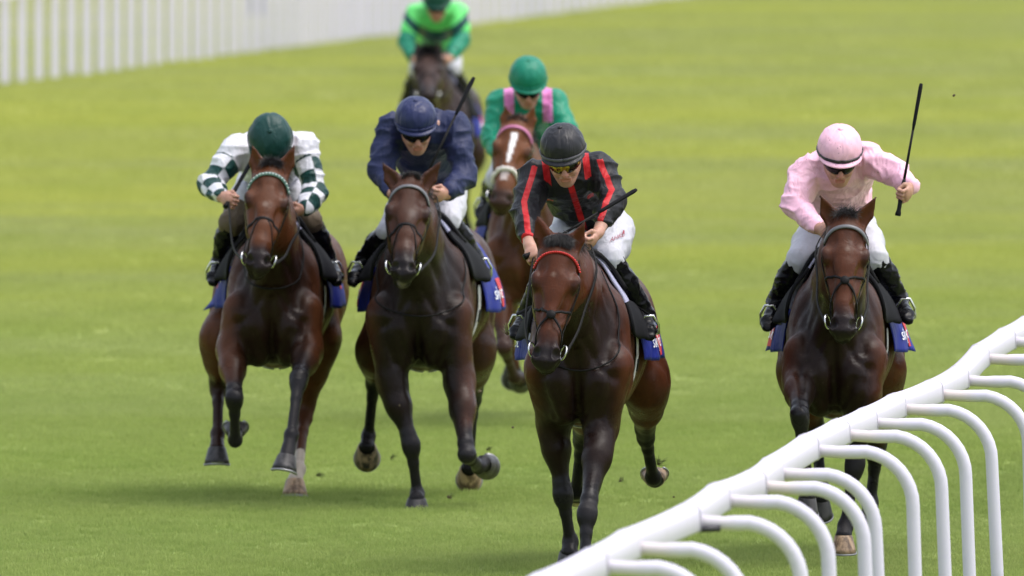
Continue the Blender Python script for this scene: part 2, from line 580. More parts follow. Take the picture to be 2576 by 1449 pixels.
LENS = plain("dark_lens", (.005, .005, .006), .25, var=.1, bump=0, spec=.15)
_m = NT("mirrored_amber_lens")
_m.color(_m.mix(_m.ramp(_m.noise(22, 2, .5), .44, .54), (.45, .32, .05), (.012, .012, .008))); _m.set(Roughness=.15, Metallic=.6)
LENS_AMBER = _m.m
PVC = NT("white_pvc")
_t = PVC.n("ShaderNodeTexCoord").outputs["Object"]
_st = PVC.math('MULTIPLY', PVC.ramp(PVC.noise(6, 5, .7, coord=_t), .5, .85), .35)
_c = PVC.mix(_st, (.54, .515, .61), (.46, .44, .44))
_c = PVC.mix(PVC.math('MULTIPLY', PVC.ramp(PVC.noise(60, 4, .7, coord=_t), .62, .8), .25), _c, (.35, .32, .27))
_c = PVC.mix(PVC.math('MULTIPLY', PVC.attr("stain"), .45), _c, (.58, .46, .28))
PVC.color(_c)
PVC.set(Roughness=.5, Specular_IOR_Level=.12)
PVC = PVC.m
PVC_FAR = plain("white_painted_posts", (.66, .62, .74), .6, var=.06, scale=3, spec=.1)
SEAM = plain("grey_seam", (.10, .10, .11), .6, spec=.2)
# ------------------------------------------------------------------ ground and turf
def turf_color(m, tip=None):
    """patchy turf: broad drifts of yellower and bluer grass laid across the course by the mower, plus fine mottle"""
    pos = m.n("ShaderNodeNewGeometry").outputs["Position"]
    mp = m.n("ShaderNodeMapping"); mp.inputs["Rotation"].default_value = (0, 0, math.radians(-7)); mp.inputs["Scale"].default_value = (.030, .085, 0)
    m.l(pos, mp.inputs["Vector"])
    drift = m.n("ShaderNodeTexNoise", Scale=1.0, Detail=4, Roughness=.6, Distortion=.4); m.l(mp.outputs[0], drift.inputs["Vector"])
    mp2 = m.n("ShaderNodeMapping"); mp2.inputs["Rotation"].default_value = (0, 0, math.radians(-9)); mp2.inputs["Scale"].default_value = (.55, .24, 0)
    m.l(pos, mp2.inputs["Vector"])
    patch = m.n("ShaderNodeTexNoise", Scale=1.0, Detail=5, Roughness=.65); m.l(mp2.outputs[0], patch.inputs["Vector"])
    y = m.n("ShaderNodeSeparateXYZ"); m.l(pos, y.inputs[0])
    mid = m.ramp(y.outputs["Y"], 78, 150)                       # drier, yellower turf up the straight
    c = m.mix(mid, (.242, .318, .082), (.395, .418, .100))
    c = m.mix(m.ramp(drift.outputs["Fac"], .38, .62), c, m.mix(mid, (.285, .352, .115), (.335, .362, .140)))
    c = m.mix(m.math('MULTIPLY', m.ramp(patch.outputs["Fac"], .42, .68), .55), c, m.mix(mid, (.195, .280, .064), (.310, .355, .078)))
    return c
m = NT("turf_soil")
m.color(m.mix(m.noise(40, 4, .7, coord=m.n("ShaderNodeNewGeometry").outputs["Position"]), m.mix(.25, turf_color(m), (.05, .045, .02)), m.mix(.1, turf_color(m), (.05, .05, .02))))
m.set(Roughness=.9, Specular_IOR_Level=.1)
TURF = m.m
gx, gy = 2500, 3200
part("ground", [(-gx, -200, 0), (gx, -200, 0), (gx, gy, 0), (-gx, gy, 0)], [(0, 1, 2, 3)], TURF, None, False)["kind"] = "structure"

m = NT("grass_blade")
oi = m.n("ShaderNodeObjectInfo").outputs["Random"]
hue = m.n("ShaderNodeHueSaturation")
tc = turf_color(m)
tipf = m.attr("tip")
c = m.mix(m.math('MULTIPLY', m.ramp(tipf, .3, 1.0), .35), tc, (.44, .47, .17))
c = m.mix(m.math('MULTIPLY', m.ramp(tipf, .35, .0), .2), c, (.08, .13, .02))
rr = m.n("ShaderNodeMapRange"); rr.inputs["To Min"].default_value = .92; rr.inputs["To Max"].default_value = 1.08; m.l(oi, rr.inputs["Value"])
m.l(rr.outputs[0], hue.inputs["Value"]); m.l(c, hue.inputs["Color"])
m.color(hue.outputs[0]); m.set(Roughness=.8, Specular_IOR_Level=.1)
tr = m.n("ShaderNodeBsdfTranslucent"); m.l(hue.outputs[0], tr.inputs["Color"])
mx = m.n("ShaderNodeMixShader"); mx.inputs[0].default_value = .45
m.l(m.b.outputs[0], mx.inputs[1]); m.l(tr.outputs[0], mx.inputs[2]); m.l(mx.outputs[0], m.t.nodes["Material Output"].inputs["Surface"])
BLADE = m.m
def tuft_mesh(seed, n, rad, hgt, wid):
    r = np.random.default_rng(seed); Vv = []; F = []; tip = []
    for i in range(n):
        a = r.uniform(0, 6.283); b = V(math.cos(a), math.sin(a), 0) * rad * math.sqrt(r.uniform(0, 1))
        lean = V(r.normal(0, .35), r.normal(0, .35), 0); h = hgt * r.uniform(.5, 1.15); w = wid * r.uniform(.7, 1.3)
        az = r.uniform(0, 3.14); sd = V(math.cos(az), math.sin(az), 0) * w / 2
        p1 = b + V(0, 0, h * .55) + lean * h * .35; p2 = b + V(0, 0, h * (1 - .25 * np.linalg.norm(lean))) + lean * h
        k = len(Vv); Vv += [b - sd, b + sd, p1 + sd * .8, p1 - sd * .8, p2]; tip += [0, 0, .55, .55, 1]
        F += [(k, k + 1, k + 2, k + 3), (k + 3, k + 2, k + 4)]
    me = bpy.data.meshes.new("grass_tuft")
    me.from_pydata([tuple(map(float, v)) for v in Vv], [], F); me.update()
    at_ = me.attributes.new("tip", 'FLOAT', 'POINT'); at_.data.foreach_set("value", np.array(tip, np.float32))
    me.materials.append(BLADE)
    return me
def grass_field(name, y0, y1, dens, size, seed, label, nbl, rad, hgt, wid):
    r = np.random.default_rng(seed)
    n = int((y1 - y0) * (y0 + y1) / 2 * W0 / FPX * dens * 1.25 + (y1 - y0) * 3 * dens)
    y = y0 + (y1 - y0) * r.uniform(0, 1, n)
    hw = y * (W0 / 2 / FPX) * 1.06 + 1.6
    x = r.uniform(-1, 1, n) * hw
    pts = np.stack([x, y, np.zeros(n)], 1)
    me = bpy.data.meshes.new(name); me.vertices.add(n); me.vertices.foreach_set("co", pts.astype(np.float32).ravel()); me.update()
    o = bpy.data.objects.new(name, me); COL.objects.link(o)
    tag(o, label, "grass", None, "stuff")
    ng = bpy.data.node_groups.new(name + "_nodes", 'GeometryNodeTree')
    ng.interface.new_socket("Geometry", in_out='INPUT', socket_type='NodeSocketGeometry'); ng.interface.new_socket("Geometry", in_out='OUTPUT', socket_type='NodeSocketGeometry')
    N = ng.nodes; gi = N.new("NodeGroupInput"); go = N.new("NodeGroupOutput")
    iop = N.new("GeometryNodeInstanceOnPoints"); iop.inputs["Pick Instance"].default_value = True
    g2i = N.new("GeometryNodeGeometryToInstance")
    for k in range(5):
        t = bpy.data.objects.new("grass_tuft", tuft_mesh(seed * 10 + k, nbl, rad, hgt, wid))
        oi = N.new("GeometryNodeObjectInfo"); oi.inputs["Object"].default_value = t; oi.inputs["As Instance"].default_value = True
        ng.links.new(oi.outputs["Geometry"], g2i.inputs[0])
    rot = N.new("FunctionNodeRandomValue"); rot.data_type = 'FLOAT_VECTOR'
    rot.inputs[0].default_value = (-.15, -.15, 0); rot.inputs[1].default_value = (.15, .15, 6.283)
    sc = N.new("FunctionNodeRandomValue"); sc.data_type = 'FLOAT'; sc.inputs[2].default_value = .65 * size; sc.inputs[3].default_value = 1.3 * size
    rid = N.new("FunctionNodeRandomValue"); rid.data_type = 'INT'; rid.inputs[4].default_value = 0; rid.inputs[5].default_value = 4
    ng.links.new(gi.outputs[0], iop.inputs["Points"]); ng.links.new(g2i.outputs[0], iop.inputs["Instance"])
    ng.links.new(rot.outputs[0], iop.inputs["Rotation"]); ng.links.new(sc.outputs[1], iop.inputs["Scale"]); ng.links.new(rid.outputs[2], iop.inputs["Instance Index"])
    ng.links.new(iop.outputs[0], go.inputs[0])
    md = o.modifiers.new("tufts", 'NODES'); md.node_group = ng
    return o
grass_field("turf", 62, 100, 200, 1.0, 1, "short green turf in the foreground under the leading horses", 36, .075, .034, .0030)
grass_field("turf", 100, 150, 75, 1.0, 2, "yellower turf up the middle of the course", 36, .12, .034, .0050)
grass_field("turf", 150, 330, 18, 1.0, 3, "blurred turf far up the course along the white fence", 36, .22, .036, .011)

# ------------------------------------------------------------------ near running rail
RAIL = [(1494.5, 1378), (1576, 1333), (1731, 1267), (1804, 1216), (1897, 1182), (1940, 1150), (2031, 1093), (2110, 1055), (2179, 1026), (2252, 991), (2346, 956), (2411, 921), (2463, 867), (2530, 825)]
n = len(RAIL)
depths = np.linspace(59.0, 82.2, n)
tops = [at(px, py, d) for (px, py), d in zip(RAIL, depths)]
# the line goes on past both ends of the picture
dn = (tops[2] - tops[0]) / 2; df = (tops[-1] - tops[-4]) / 3
tops = [tops[0] - dn * k for k in (4, 3, 2, 1)] + tops + [tops[-1] + df * k for k in (1, 2, 3, 4, 5)]
for k in range(4): tops[k][2] = tops[4][2]
for k in range(len(tops) - 5, len(tops)): tops[k][2] = tops[-6][2] + .0
rail_base = V(tops[4][0], tops[4][1], 0)
rail = empty("running_rail", rail_base)
tag(rail, "white plastic running rail on curved goose-neck posts in the right foreground", "rail")
# section of the rail: rounded top, flat side, a fin below
def rail_section(c, along, sw=1.0):
    a = unit(along); sd = unit(np.cross(a, V(0, 0, 1))); up = np.cross(sd, a)
    prof = [(-.052, -.012), (-.050, .008), (-.036, .026), (-.012, .034), (.014, .033), (.038, .023), (.050, .012), (.055, -.004), (.057, -.072), (.047, -.084), (.030, -.078), (-.030, -.044), (-.048, -.028)]
    return [c + sd * x * sw + up * (z * sw - .030) for x, z in prof]
for k in range(len(tops) - 1):
    a, b = tops[k], tops[k + 1]; d = b - a; NS = 9; Vv = []; np_ = 13
    for i in range(NS):
        t = i / (NS - 1)
        sag = -.004 * math.sin(math.pi * t)
        w = .955 + .045 * (abs(2 * t - 1) ** 3)
        Vv += rail_section(lerp(a, b, t) + V(0, 0, sag), d, w)
    F = [(i * np_ + j, (i + 1) * np_ + j, (i + 1) * np_ + (j + 1) % np_, i * np_ + (j + 1) % np_) for i in range(NS - 1) for j in range(np_)]
    part("rail_length", Vv, F, PVC, rail, True, {"stain": np.zeros(len(Vv))}, rail_base)
STRAP_BLACK = plain("black_strap", (.012, .012, .016), .5)
for k in range(len(tops)):
    c = tops[k]; d = unit(tops[min(k + 1, len(tops) - 1)] - tops[max(k - 1, 0)])
    # joint sleeve
    Vv = []
    for off, w in ((-.042, 1.005), (-.040, 1.03), (.040, 1.03), (.042, 1.005)): Vv += rail_section(c + d * off, d, w)
    np_ = 13
    F = [(i * np_ + j, (i + 1) * np_ + j, (i + 1) * np_ + (j + 1) % np_, i * np_ + (j + 1) % np_) for i in range(3) for j in range(np_)]
    F += [tuple(range(np_)), tuple(range(3 * np_, 4 * np_))[::-1]]
    sl = part("joint_sleeve", Vv, F, PVC, rail, True, {"stain": np.zeros(len(Vv))}, rail_base)
    for o_ in (-.052, .043):
        Vs = rail_section(c + d * o_, d, 1.012) + rail_section(c + d * (o_ + .010), d, 1.012)
        part("seam", Vs, [(j, 13 + j, 13 + (j + 1) % 13, (j + 1) % 13) for j in range(13)], SEAM, sl, True, None, rail_base)
    # goose-neck post: out sideways, then bent down into the turf
    r_ = rng.normal(0, 1, 4)
    sd = unit(np.cross(d, V(0, 0, 1))); sd = sd if sd[0] > 0 else -sd
    sd = unit(lerp(sd, V(1, 0, 0), .6))
    p0 = c + V(.05, 0, -.075); R = .25; arm = .42 + .008 * r_[0]
    pts = [p0 - sd * .02, p0 + sd * .03]
    pts += [p0 + sd * x + V(0, 0, -.004) for x in (.09, .13, arm - R)]
    for a_ in np.linspace(9, 90, 9):
        t = math.radians(a_); pts.append(p0 + sd * (arm - R + R * math.sin(t)) + V(0, 0, -R * (1 - math.cos(t))))
    foot = p0 + sd * (arm + .03 + .006 * r_[1]); foot[2] = 0
    top = pts[-1]
    pts += [lerp(top, foot, t) for t in (.25, .5, .75, 1.0)]
    pts[-1][2] = -.05
    seg = 14
    mb = MB(); mb.tube(pts, [.028] * 3 + [.031] * (len(pts) - 3), seg, True)
    st = np.zeros(len(pts) * seg); st[:seg * 3] = 1.0; st[seg * 3:seg * 4] = .5
    st *= rng.uniform(.2, 1.0)
    part("post", np.concatenate(mb.v), mb.f, PVC, rail, True, {"stain": st}, rail_base)
    if k == 6:
        mb = MB(); q = p0 + V(-.02, -.035, -.035); mb.tube([q, q + V(.03, 0, .008), q + V(.10, 0, .012)], [.008, .013, .014], 8); mb.build("black_strap", STRAP_BLACK, rail, rail_base)

# ------------------------------------------------------------------ white fence across the far side of the course
def far_fence(px0, py0, px1, py1, first, shrink, label, posth, postw, back=0.0, rails=True, maxn=90):
    pos = []; x = px0; st = first
    while x < px1 and len(pos) < maxn:
        y = py0 + (x - px0) / (px1 - px0) * (py1 - py0)
        p = onground(x, y); p[1] += back; p[0] *= (p[1]) / (p[1] - back) if back else 1
        pos.append(p); x += st; st = max(st * shrink, first * .50)
    base = pos[0]; root = empty("boundary_fence", base)
    tag(root, label, "fence")
    pm = None
    for i, p in enumerate(pos):
        d = unit(pos[min(i + 1, len(pos) - 1)] - pos[max(i - 1, 0)]); sd = unit(np.cross(d, V(0, 0, 1)))
        if pm is None:
            w = postw / 2; mb = MB(); prof = [(-w, -w), (w, -w), (w, w), (-w, w)]
            Vv = [(x_, y_, 0) for x_, y_ in prof] + [(x_, y_, posth) for x_, y_ in prof] + [(x_ * .5, y_ * .5, posth + .05) for x_, y_ in prof]
            F = [(k, (k + 1) % 4, 4 + (k + 1) % 4, 4 + k) for k in range(4)] + [(4 + k, 4 + (k + 1) % 4, 8 + (k + 1) % 4, 8 + k) for k in range(4)] + [(8, 9, 10, 11)]
            pm = mesh_np("post", np.array(Vv), F, PVC_FAR, False, {"stain": np.zeros(len(Vv))})
        o = bpy.data.objects.new("post", pm); put(o, "post", root); o.location = [float(v) for v in (p - base)]; o.rotation_euler = (0, 0, float(rng.normal(0, .05)))
        if rails and i < len(pos) - 1:
            for z in (posth - .08,):
                a, b = p - base, pos[i + 1] - base
                hw_ = .025; hh = .07
                Vv = [q + sd * x_ + V(0, 0, z + z_) for q in (a, b) for x_, z_ in ((-hw_, -hh), (hw_, -hh), (hw_, hh), (-hw_, hh))]
                part("top_rail", Vv, [(0, 1, 5, 4), (1, 2, 6, 5), (2, 3, 7, 6), (3, 0, 4, 7)], PVC_FAR, root, False, {"stain": np.zeros(8)})
    return root
far_fence(14.6 - 46 * 2, 216 + 10, 1800, -14, 45.5, .975, "white post-and-rail fence with wide posts along the far left of the course", 1.25, .118)

# pale service road beyond the fence
ROAD = plain("pale_road", (.42, .39, .40), .9, var=.15, scale=.5, bump=0)
edge = [onground(x, y) for x, y in ((-400, 116), (100, 98), (500, 72), (800, 48), (980, 30))]
far = [p + V(30, 260, 0) for p in edge[::-1]]
far[-1] = far[-1] + V(-60, 0, 0)
part("service_road", [p + V(0, 0, .004) for p in edge + far], [tuple(range(10))], ROAD, None, False)["kind"] = "structure"
sp = onground(646, 92); sb = empty("marker_board", sp)
tag(sb, "small dark grey-green marker board behind the far white fence", "sign")
mb = MB(); mb.tube([sp, sp + V(0, 0, .35)], .03, 8); mb.build("stake", plain("weathered_stake", (.2, .19, .16), .8), sb, sp)
w, z0, z1 = .12, .32, .66
part("board", [sp + V(x, y, z) for y in (-.02, .02) for x, z in ((-w, z0), (w, z0), (w, z1), (-w, z1))], [(0, 1, 2, 3), (7, 6, 5, 4), (0, 4, 5, 1), (1, 5, 6, 2), (2, 6, 7, 3), (3, 7, 4, 0)], plain("grey_green_board", (.10, .13, .09), .7), sb, False, None, sp)
# ------------------------------------------------------------------ racehorses
def hoof_frame(phi, roll=0.0, yaw=0.0):
    p = math.radians(phi)
    a = V(0, math.sin(p), -math.cos(p)); f = V(0, -math.cos(p), -math.sin(p))
    R = np.array(Matrix.Rotation(math.radians(yaw), 3, 'Z') @ Matrix.Rotation(math.radians(roll), 3, 'Y'))
    return R @ a, R @ f
def build_hoof(C, phi, roll, mat, parent, base, sc=1.0, hgt=.085, yaw=0.0):
    a, f = hoof_frame(phi, roll, yaw); l = np.cross(a, f)
    mb = MB(); N = 20; rows = []
    prof = [(-.012, .046, .050, .0), (.0, .052, .056, .004), (.3, .058, .063, .014), (.7, .066, .072, .026), (1.0, .071, .078, .036), (1.0, .060, .066, .036), (.86, .035, .04, .03)]
    Vv = []
    for (h, w, d, sh) in prof:
        for k in range(N):
            th = 2 * math.pi * k / N
            cx, cy = math.cos(th), math.sin(th)
            dd = d * (1.0 if cy > 0 else .86)
            pinch = 1 - .22 * max(0, -cy) ** 3
            hh = h * hgt if h > 0 else h
            hh *= (1.0 if cy > 0 else 1 + .28 * cy)
            Vv.append(C + sc * (l * w * cx * pinch + f * (dd * cy + sh) + a * hh))
    F = [(i * N + k, i * N + (k + 1) % N, (i + 1) * N + (k + 1) % N, (i + 1) * N + k) for i in range(len(prof) - 1) for k in range(N)]
    F.append(tuple((len(prof) - 1) * N + k for k in range(N)))
    mb.add(Vv, F)
    h = mb.build("hoof", mat, parent, base)
    sb = MB(); P = []
    for k in range(15):
        th = math.radians(-52 + 284 * k / 14)
        P.append(C + sc * (l * .065 * math.cos(th) + f * (.07 * math.sin(th) * (1 if math.sin(th) > 0 else .85) + .036) + a * (hgt * (1 if math.sin(th) > 0 else 1 + .28 * math.sin(th)) + .003)))
    sb.ribbon(P, [a] * len(P), .022 * sc, .010 * sc)
    sb.build("horseshoe", ALU, h, base)
    return h

def hair_patch(name, roots, dirs, length, mat, parent, base, n, width=.006, grav=.3, jit=.35, seed=1, curl=.0, m=7):
    """tapered locks: roots and dirs are sampled at random along the line they form"""
    r = np.random.default_rng(seed)
    roots = np.asarray(roots, float); dirs = np.asarray(dirs, float)
    t = r.uniform(0, len(roots) - 1.001, n); j = t.astype(int); t = (t - j)[:, None]
    p = roots[j] * (1 - t) + roots[j + 1] * t + r.normal(0, .006, (n, 3))
    nrm = lambda x: x / np.maximum(np.linalg.norm(x, axis=1, keepdims=True), 1e-9)
    clump = r.integers(0, max(n // 9, 1), n)                      # hairs hang together in locks
    cj = r.normal(0, jit, (n, 3))[clump] + r.normal(0, jit * .3, (n, 3))
    cc = r.normal(0, curl, (n, 3))[clump] + r.normal(0, curl * .3, (n, 3))
    d = nrm(dirs[j] * (1 - t) + dirs[j + 1] * t + cj)
    L = length * r.uniform(.55, 1.15, (n, 1)); w0 = width * r.uniform(.6, 1.4, (n, 1))
    side = nrm(np.cross(d, r.normal(0, 1, (n, 3)))); ring = []
    for s in range(m + 1):
        up = np.cross(d, side); w = w0 * (1 - .92 * (s / m) ** 1.6)
        ring.append(np.stack([p + side * w, p - side * w * .5 + up * w * .8, p - side * w * .5 - up * w * .8], 1))
        d = nrm(d + V(0, 0, -grav / m) + cc / m); p = p + d * L / m
        side = nrm(side - d * np.sum(side * d, 1, keepdims=True))
    A = np.stack(ring, 1)                                          # n, m+1, 3, xyz
    idx = np.arange(n * (m + 1) * 3).reshape(n, m + 1, 3)
    F = [np.stack([idx[:, :-1, k], idx[:, :-1, (k + 1) % 3], idx[:, 1:, (k + 1) % 3], idx[:, 1:, k]], -1).reshape(-1, 4) for k in range(3)]
    return part(name, A.reshape(-1, 3), np.concatenate(F), mat, parent, True, None, base)

def build_horse(H):
    d0 = H['d0']
    def P(p): return at(p[0], p[1], d0 + p[2])
    bx = V(xat(H['chest'], d0), d0 + .6, 0)
    root = empty("racehorse", bx)
    tag(root, H['label'], "horse", "racehorses galloping towards the rail")
    S = Sdf()
    cx = lambda q: np.interp(q, [.0, .9, 1.6, 2.0], [xat(H['chest'], d0), xat(lerp(H['chest'], H['hip'], .55), d0 + .9), xat(H['hip'], d0 + 1.6), xat(H['hip'] + (H['hip'] - H['chest']) * .2, d0 + 2)])
    dz = H.get('dz', 0.0); cw = H.get('cw', 1.0); hw = H.get('hipw', .35)
    def T(x, q, z): return V(cx(q) + x, d0 + q, z + dz)
    # trunk
    tr = [(.16, 1.10, .17, .23), (.36, 1.11, .200, .33), (.65, 1.13, .232, .385), (1.0, 1.13, .280, .365), (1.3, 1.17, .285, .32), (1.58, 1.24, .26, .27), (1.82, 1.22, .18, .20)]
    S.chain([T(0, q, z) for q, z, a, b in tr], [(a * cw, b) for q, z, a, b in tr], k=.06)
    S.chain([T(0, .42, 1.44), T(0, .7, 1.50), T(0, 1.0, 1.475), T(0, 1.4, 1.49), T(0, 1.75, 1.40)], [(.05, .07), (.055, .06), (.07, .05), (.09, .05), (.06, .06)], k=.12)
    for s in (-1, 1):
        S.ell(T(s * .152 * cw, .34, 1.14), (.093, .19, .29), u=(1, 0, 0), w=(0, .42, .9), k=.05)         # shoulder blade muscle
        S.ell(T(s * .178 * cw, .13, 1.06), (.070, .09, .10), k=.045)                                        # point of shoulder
        S.ell(T(s * .088 * cw, .085, .985), (.098, .11, .15), w=(s * .25, 0, 1), k=.022)                    # breast muscle
        S.ell(T(s * .075 * cw, .15, .86), (.085, .12, .10), k=.03)
        S.ell(T(s * .175 * cw, .48, 1.02), (.078, .19, .16), w=(0, -.3, 1), k=.05)                            # triceps
        S.ell(T(s * hw * .44, 1.55, 1.30), (hw * .42, .30, .19), w=(0, .2, 1), k=.08)                       # croup
        S.ell(T(s * hw * .52, 1.62, 1.14), (hw * .45, .25, .30), w=(0, -.25, 1), k=.07)                     # thigh mass
    # neck: from the trunk to the poll
    po = P(H['poll']); no = P(H['nose'])
    L = np.linalg.norm(no - po); a = unit(no - po)
    el, er = H['eyes']
    l = unit(V(er[0] - el[0], H.get('turn', 0.0), -(er[1] - el[1])))
    l = unit(l - a * np.dot(l, a)); nn = np.cross(l, a)
    if nn[1] > 0: nn = -nn
    def Hd(t, u, n): return po + a * t * L + l * u + nn * n
    nb = T(0, .38, 1.30); nm = lerp(nb, po, .5) + V(0, 0, -.03); thr = Hd(.12, 0, -.17)
    S.seg(nb, nm, (.155, .31), (.118, .215), k=.10)
    S.seg(nm, thr, (.118, .215), (.088, .13), k=.05)
    S.seg(T(0, .2, 1.12), lerp(nm, thr, .35) + V(0, 0, -.08), (.13, .15), (.085, .10), k=.06)
    S.seg(T(0, .45, 1.50), po + V(0, .06, -.02), (.05, .07), (.045, .05), k=.08)                            # crest
    # windpipe and the jugular groove
    S.seg(T(0, .08, 1.16), Hd(.28, 0, -.24), .055, .045, k=.05)
    # head
    rings = [(.02, .078, .070, -.078), (.14, .100, .098, -.098), (.30, .110, .122, -.120), (.45, .083, .118, -.122), (.60, .064, .093, -.098), (.75, .054, .073, -.079), (.88, .054, .062, -.07), (.95, .053, .052, -.068)]
    S.chain([Hd(t, 0, n) for t, w, d, n in rings], [(w, d) for t, w, d, n in rings], u=l, k=.03)
    S.seg(Hd(.10, 0, -.05), Hd(.42, 0, -.045), (.082, .05), (.066, .045), u=l, k=.03)                      # broad forehead
    S.seg(Hd(.40, 0, -.045), Hd(.80, 0, -.035), (.050, .035), (.034, .026), u=l, k=.03)                    # nasal bone
    for s in (-1, 1):
        S.ell(Hd(.36, s * .062, -.20), (.036, .105, .125), u=l, w=a, k=.035)                                 # jowl
        S.ell(Hd(.315, s * .098, -.050), (.028, .034, .050), u=l, w=a, k=.02)                               # brow over the eye
        S.seg(Hd(.42, s * .078, -.085), Hd(.64, s * .056, -.072), .013, .008, k=.03)                        # facial crest
        S.ell(Hd(.22, s * .070, -.004), (.018, .018, .036), u=l, w=a, k=.03, op=-1)                        # hollow above the eye
        S.ell(Hd(.52, s * .068, -.030), (.018, .016, .07), u=l, w=a, k=.03, op=-1)
        S.ell(Hd(.345, s * .124, -.058), (.022, .020, .024), u=l, w=a, k=.012, op=-1)                       # eye opening
        S.ell(Hd(.92, s * .052, -.040), (.027, .036, .044), u=l, w=unit(a + l * s * .2), k=.022)           # flared nostril
    S.ell(Hd(.975, 0, -.060), (.060, .048, .036), u=l, w=a, k=.03)                                          # upper lip
    S.ell(Hd(.965, 0, -.120), (.048, .040, .044), u=l, w=a, k=.03)                                          # chin
    for s in (-1, 1):
        S.ell(Hd(.915, s * .055, -.016), (.0205, .044, .034), u=unit(l + nn * .3 * s), w=unit(a - l * s * .4), k=.008, op=-1)   # nostril
    S.ell(Hd(1.0, 0, -.100), (.075, .045, .008), u=l, w=unit(a + nn * .6), k=.012, op=-1)                   # mouth
    # ears
    ears = []
    for s, e in ((-1, H['ears'][0]), (1, H['ears'][1])):
        b = Hd(.03, s * .060, -.085); tip = P(e)
        ex = unit(tip - b); L_e = np.linalg.norm(tip - b)
        face = unit(V(s * .35, -1, .1)); side = unit(np.cross(ex, face)); face = np.cross(side, ex)
        S.seg(b - ex * .02, b + ex * L_e * .45, (.036, .030), (.044, .024), u=side, k=.03)
        S.seg(b + ex * L_e * .45, tip, (.044, .024), (.004, .005), u=side, k=.01)
        S.ell(b + ex * L_e * .50 + face * .024, (.030, .021, L_e * .44), u=side, w=ex, k=.01, op=-1)
        ears.append((b, tip))
    # legs
    leg_pts = []
    for lg in H['fore']:
        s = -1 if lg['side'] == 'L' else 1
        sh = T(s * .17 * cw, .16, 1.06)
        E, K, F, C = (P(lg[k]) for k in 'EKFC')
        up = unit(E - K)
        S.seg(sh, E, (.095, .14), (.082, .12), k=.06)
        S.seg(E, lerp(E, K, .38), (.082, .115), (.069, .088), k=.045)
        S.ell(lerp(E, K, .28) + V(s * .02, -.03, 0), (.052, .062, .13), w=up, k=.04)
        S.seg(lerp(E, K, .38), lerp(E, K, .84), (.066, .085), (.038, .046), k=.03)
        S.seg(lerp(E, K, .86), lerp(K, F, .12), (.045, .048), (.044, .046), k=.022)
        S.ell(K, (.052, .049, .056), w=up, k=.02)
        S.ell(K + V(0, .045, .0), (.036, .026, .045), w=up, k=.02)
        S.seg(lerp(K, F, .12), lerp(K, F, .38), (.040, .043), (.029, .037), k=.02)
        S.seg(lerp(K, F, .38), lerp(K, F, .86), (.028, .037), (.029, .038), k=.02)
        S.ell(F, (.041, .044, .046), w=unit(K - F), k=.02)
        S.seg(F, C, (.033, .036), (.044, .047), k=.02)
        leg_pts.append((E, K, F, C, lg, 'f'))
    for lg in H['hind']:
        s = -1 if lg['side'] == 'L' else 1
        hip = T(s * hw * .50, 1.66, 1.22)
        St, K, F, C = (P(lg[k]) for k in ('S', 'K', 'F', 'C'))
        up = unit(St - K)
        S.seg(hip, St, (.15, .20), (.115, .15), k=.08)
        S.seg(T(s * hw * .42, 1.86, 1.16), lerp(St, K, .30), (.09, .10), (.075, .095), k=.09)
        S.seg(St, lerp(St, K, .5), (.108, .135), (.080, .105), k=.07)
        S.seg(lerp(St, K, .5), lerp(St, K, .92), (.079, .103), (.050, .064), k=.04)
        S.seg(lerp(St, K, .90), lerp(K, F, .12), (.050, .062), (.047, .056), k=.022)
        S.ell(K + unit(K - F) * .05 + V(0, .05, 0), (.026, .028, .05), w=unit(K - F), k=.03)
        S.seg(lerp(K, F, .12), lerp(K, F, .36), (.041, .048), (.030, .040), k=.02)
        S.seg(lerp(K, F, .36), lerp(K, F, .88), (.029, .039), (.029, .039), k=.02)
        S.ell(F, (.042, .045, .046), w=unit(K - F), k=.02)
        S.seg(F, C, (.033, .036), (.044, .047), k=.02)
        leg_pts.append((St, K, F, C, lg, 'h'))
    Vv, Q = S.mesh(H.get('vox', .010), 1)
    N = vnormals(Vv, Q)
    # muscle relief that the smooth union cannot give
    q = Vv - V(*bx)
    amp = .009 * sstep(q[:, 2], .6, .9)
    Vv = Vv + N * (amp * (vnoise(q * V(6, 5, 4.5) + 20, 3) - .5) * 2)[:, None]
    # grooves between the muscles of breast, shoulder and forearm
    fx = Vv[:, 0] - np.interp(q[:, 1] + .6, [0, .9, 1.6], [cx(0), cx(.9), cx(1.6)]); fz = Vv[:, 2] - dz
    front = sstep(-N[:, 1], .05, .4) * (q[:, 1] < -.1)
    side_ = sstep(np.abs(N[:, 0]), .25, .7) * (q[:, 1] > -.65) * (q[:, 1] < 1.3)
    def groove(line, depth, wid, mask, yz=False):
        best = np.full(len(Vv), 9.0)
        for (p0, p1) in zip(line[:-1], line[1:]):
            a0 = np.array(p0); a1 = np.array(p1)
            P2 = np.stack([np.abs(fx) if not yz else q[:, 1] + .6, fz], 1)
            w_ = a1 - a0; t_ = np.clip(((P2 - a0) @ w_) / (w_ @ w_), 0, 1)
            best = np.minimum(best, np.linalg.norm(P2 - a0 - t_[:, None] * w_, axis=1))
        return depth * np.exp(-(best / wid) ** 2) * mask
    dp = groove([(0, 1.14), (0, .80)], .016, .020, front)
    dp += groove([(.085, 1.36), (.135, 1.22), (.150, 1.10)], .016, .024, front)
    dp += groove([(.185, 1.02), (.165, .90), (.12, .80)], .013, .022, front)
    dp += groove([(.03, 1.20), (.11, 1.06), (.19, 1.0)], .009, .020, front)
    dp += groove([(.10, .96), (.07, .86), (.02, .80)], .007, .016, front)
    dp += groove([(.20, 1.42), (.22, 1.22), (.12, 1.04)], .012, .03, side_, True)
    dp += groove([(.45, 1.36), (.42, 1.15), (.34, .95)], .010, .03, side_, True)
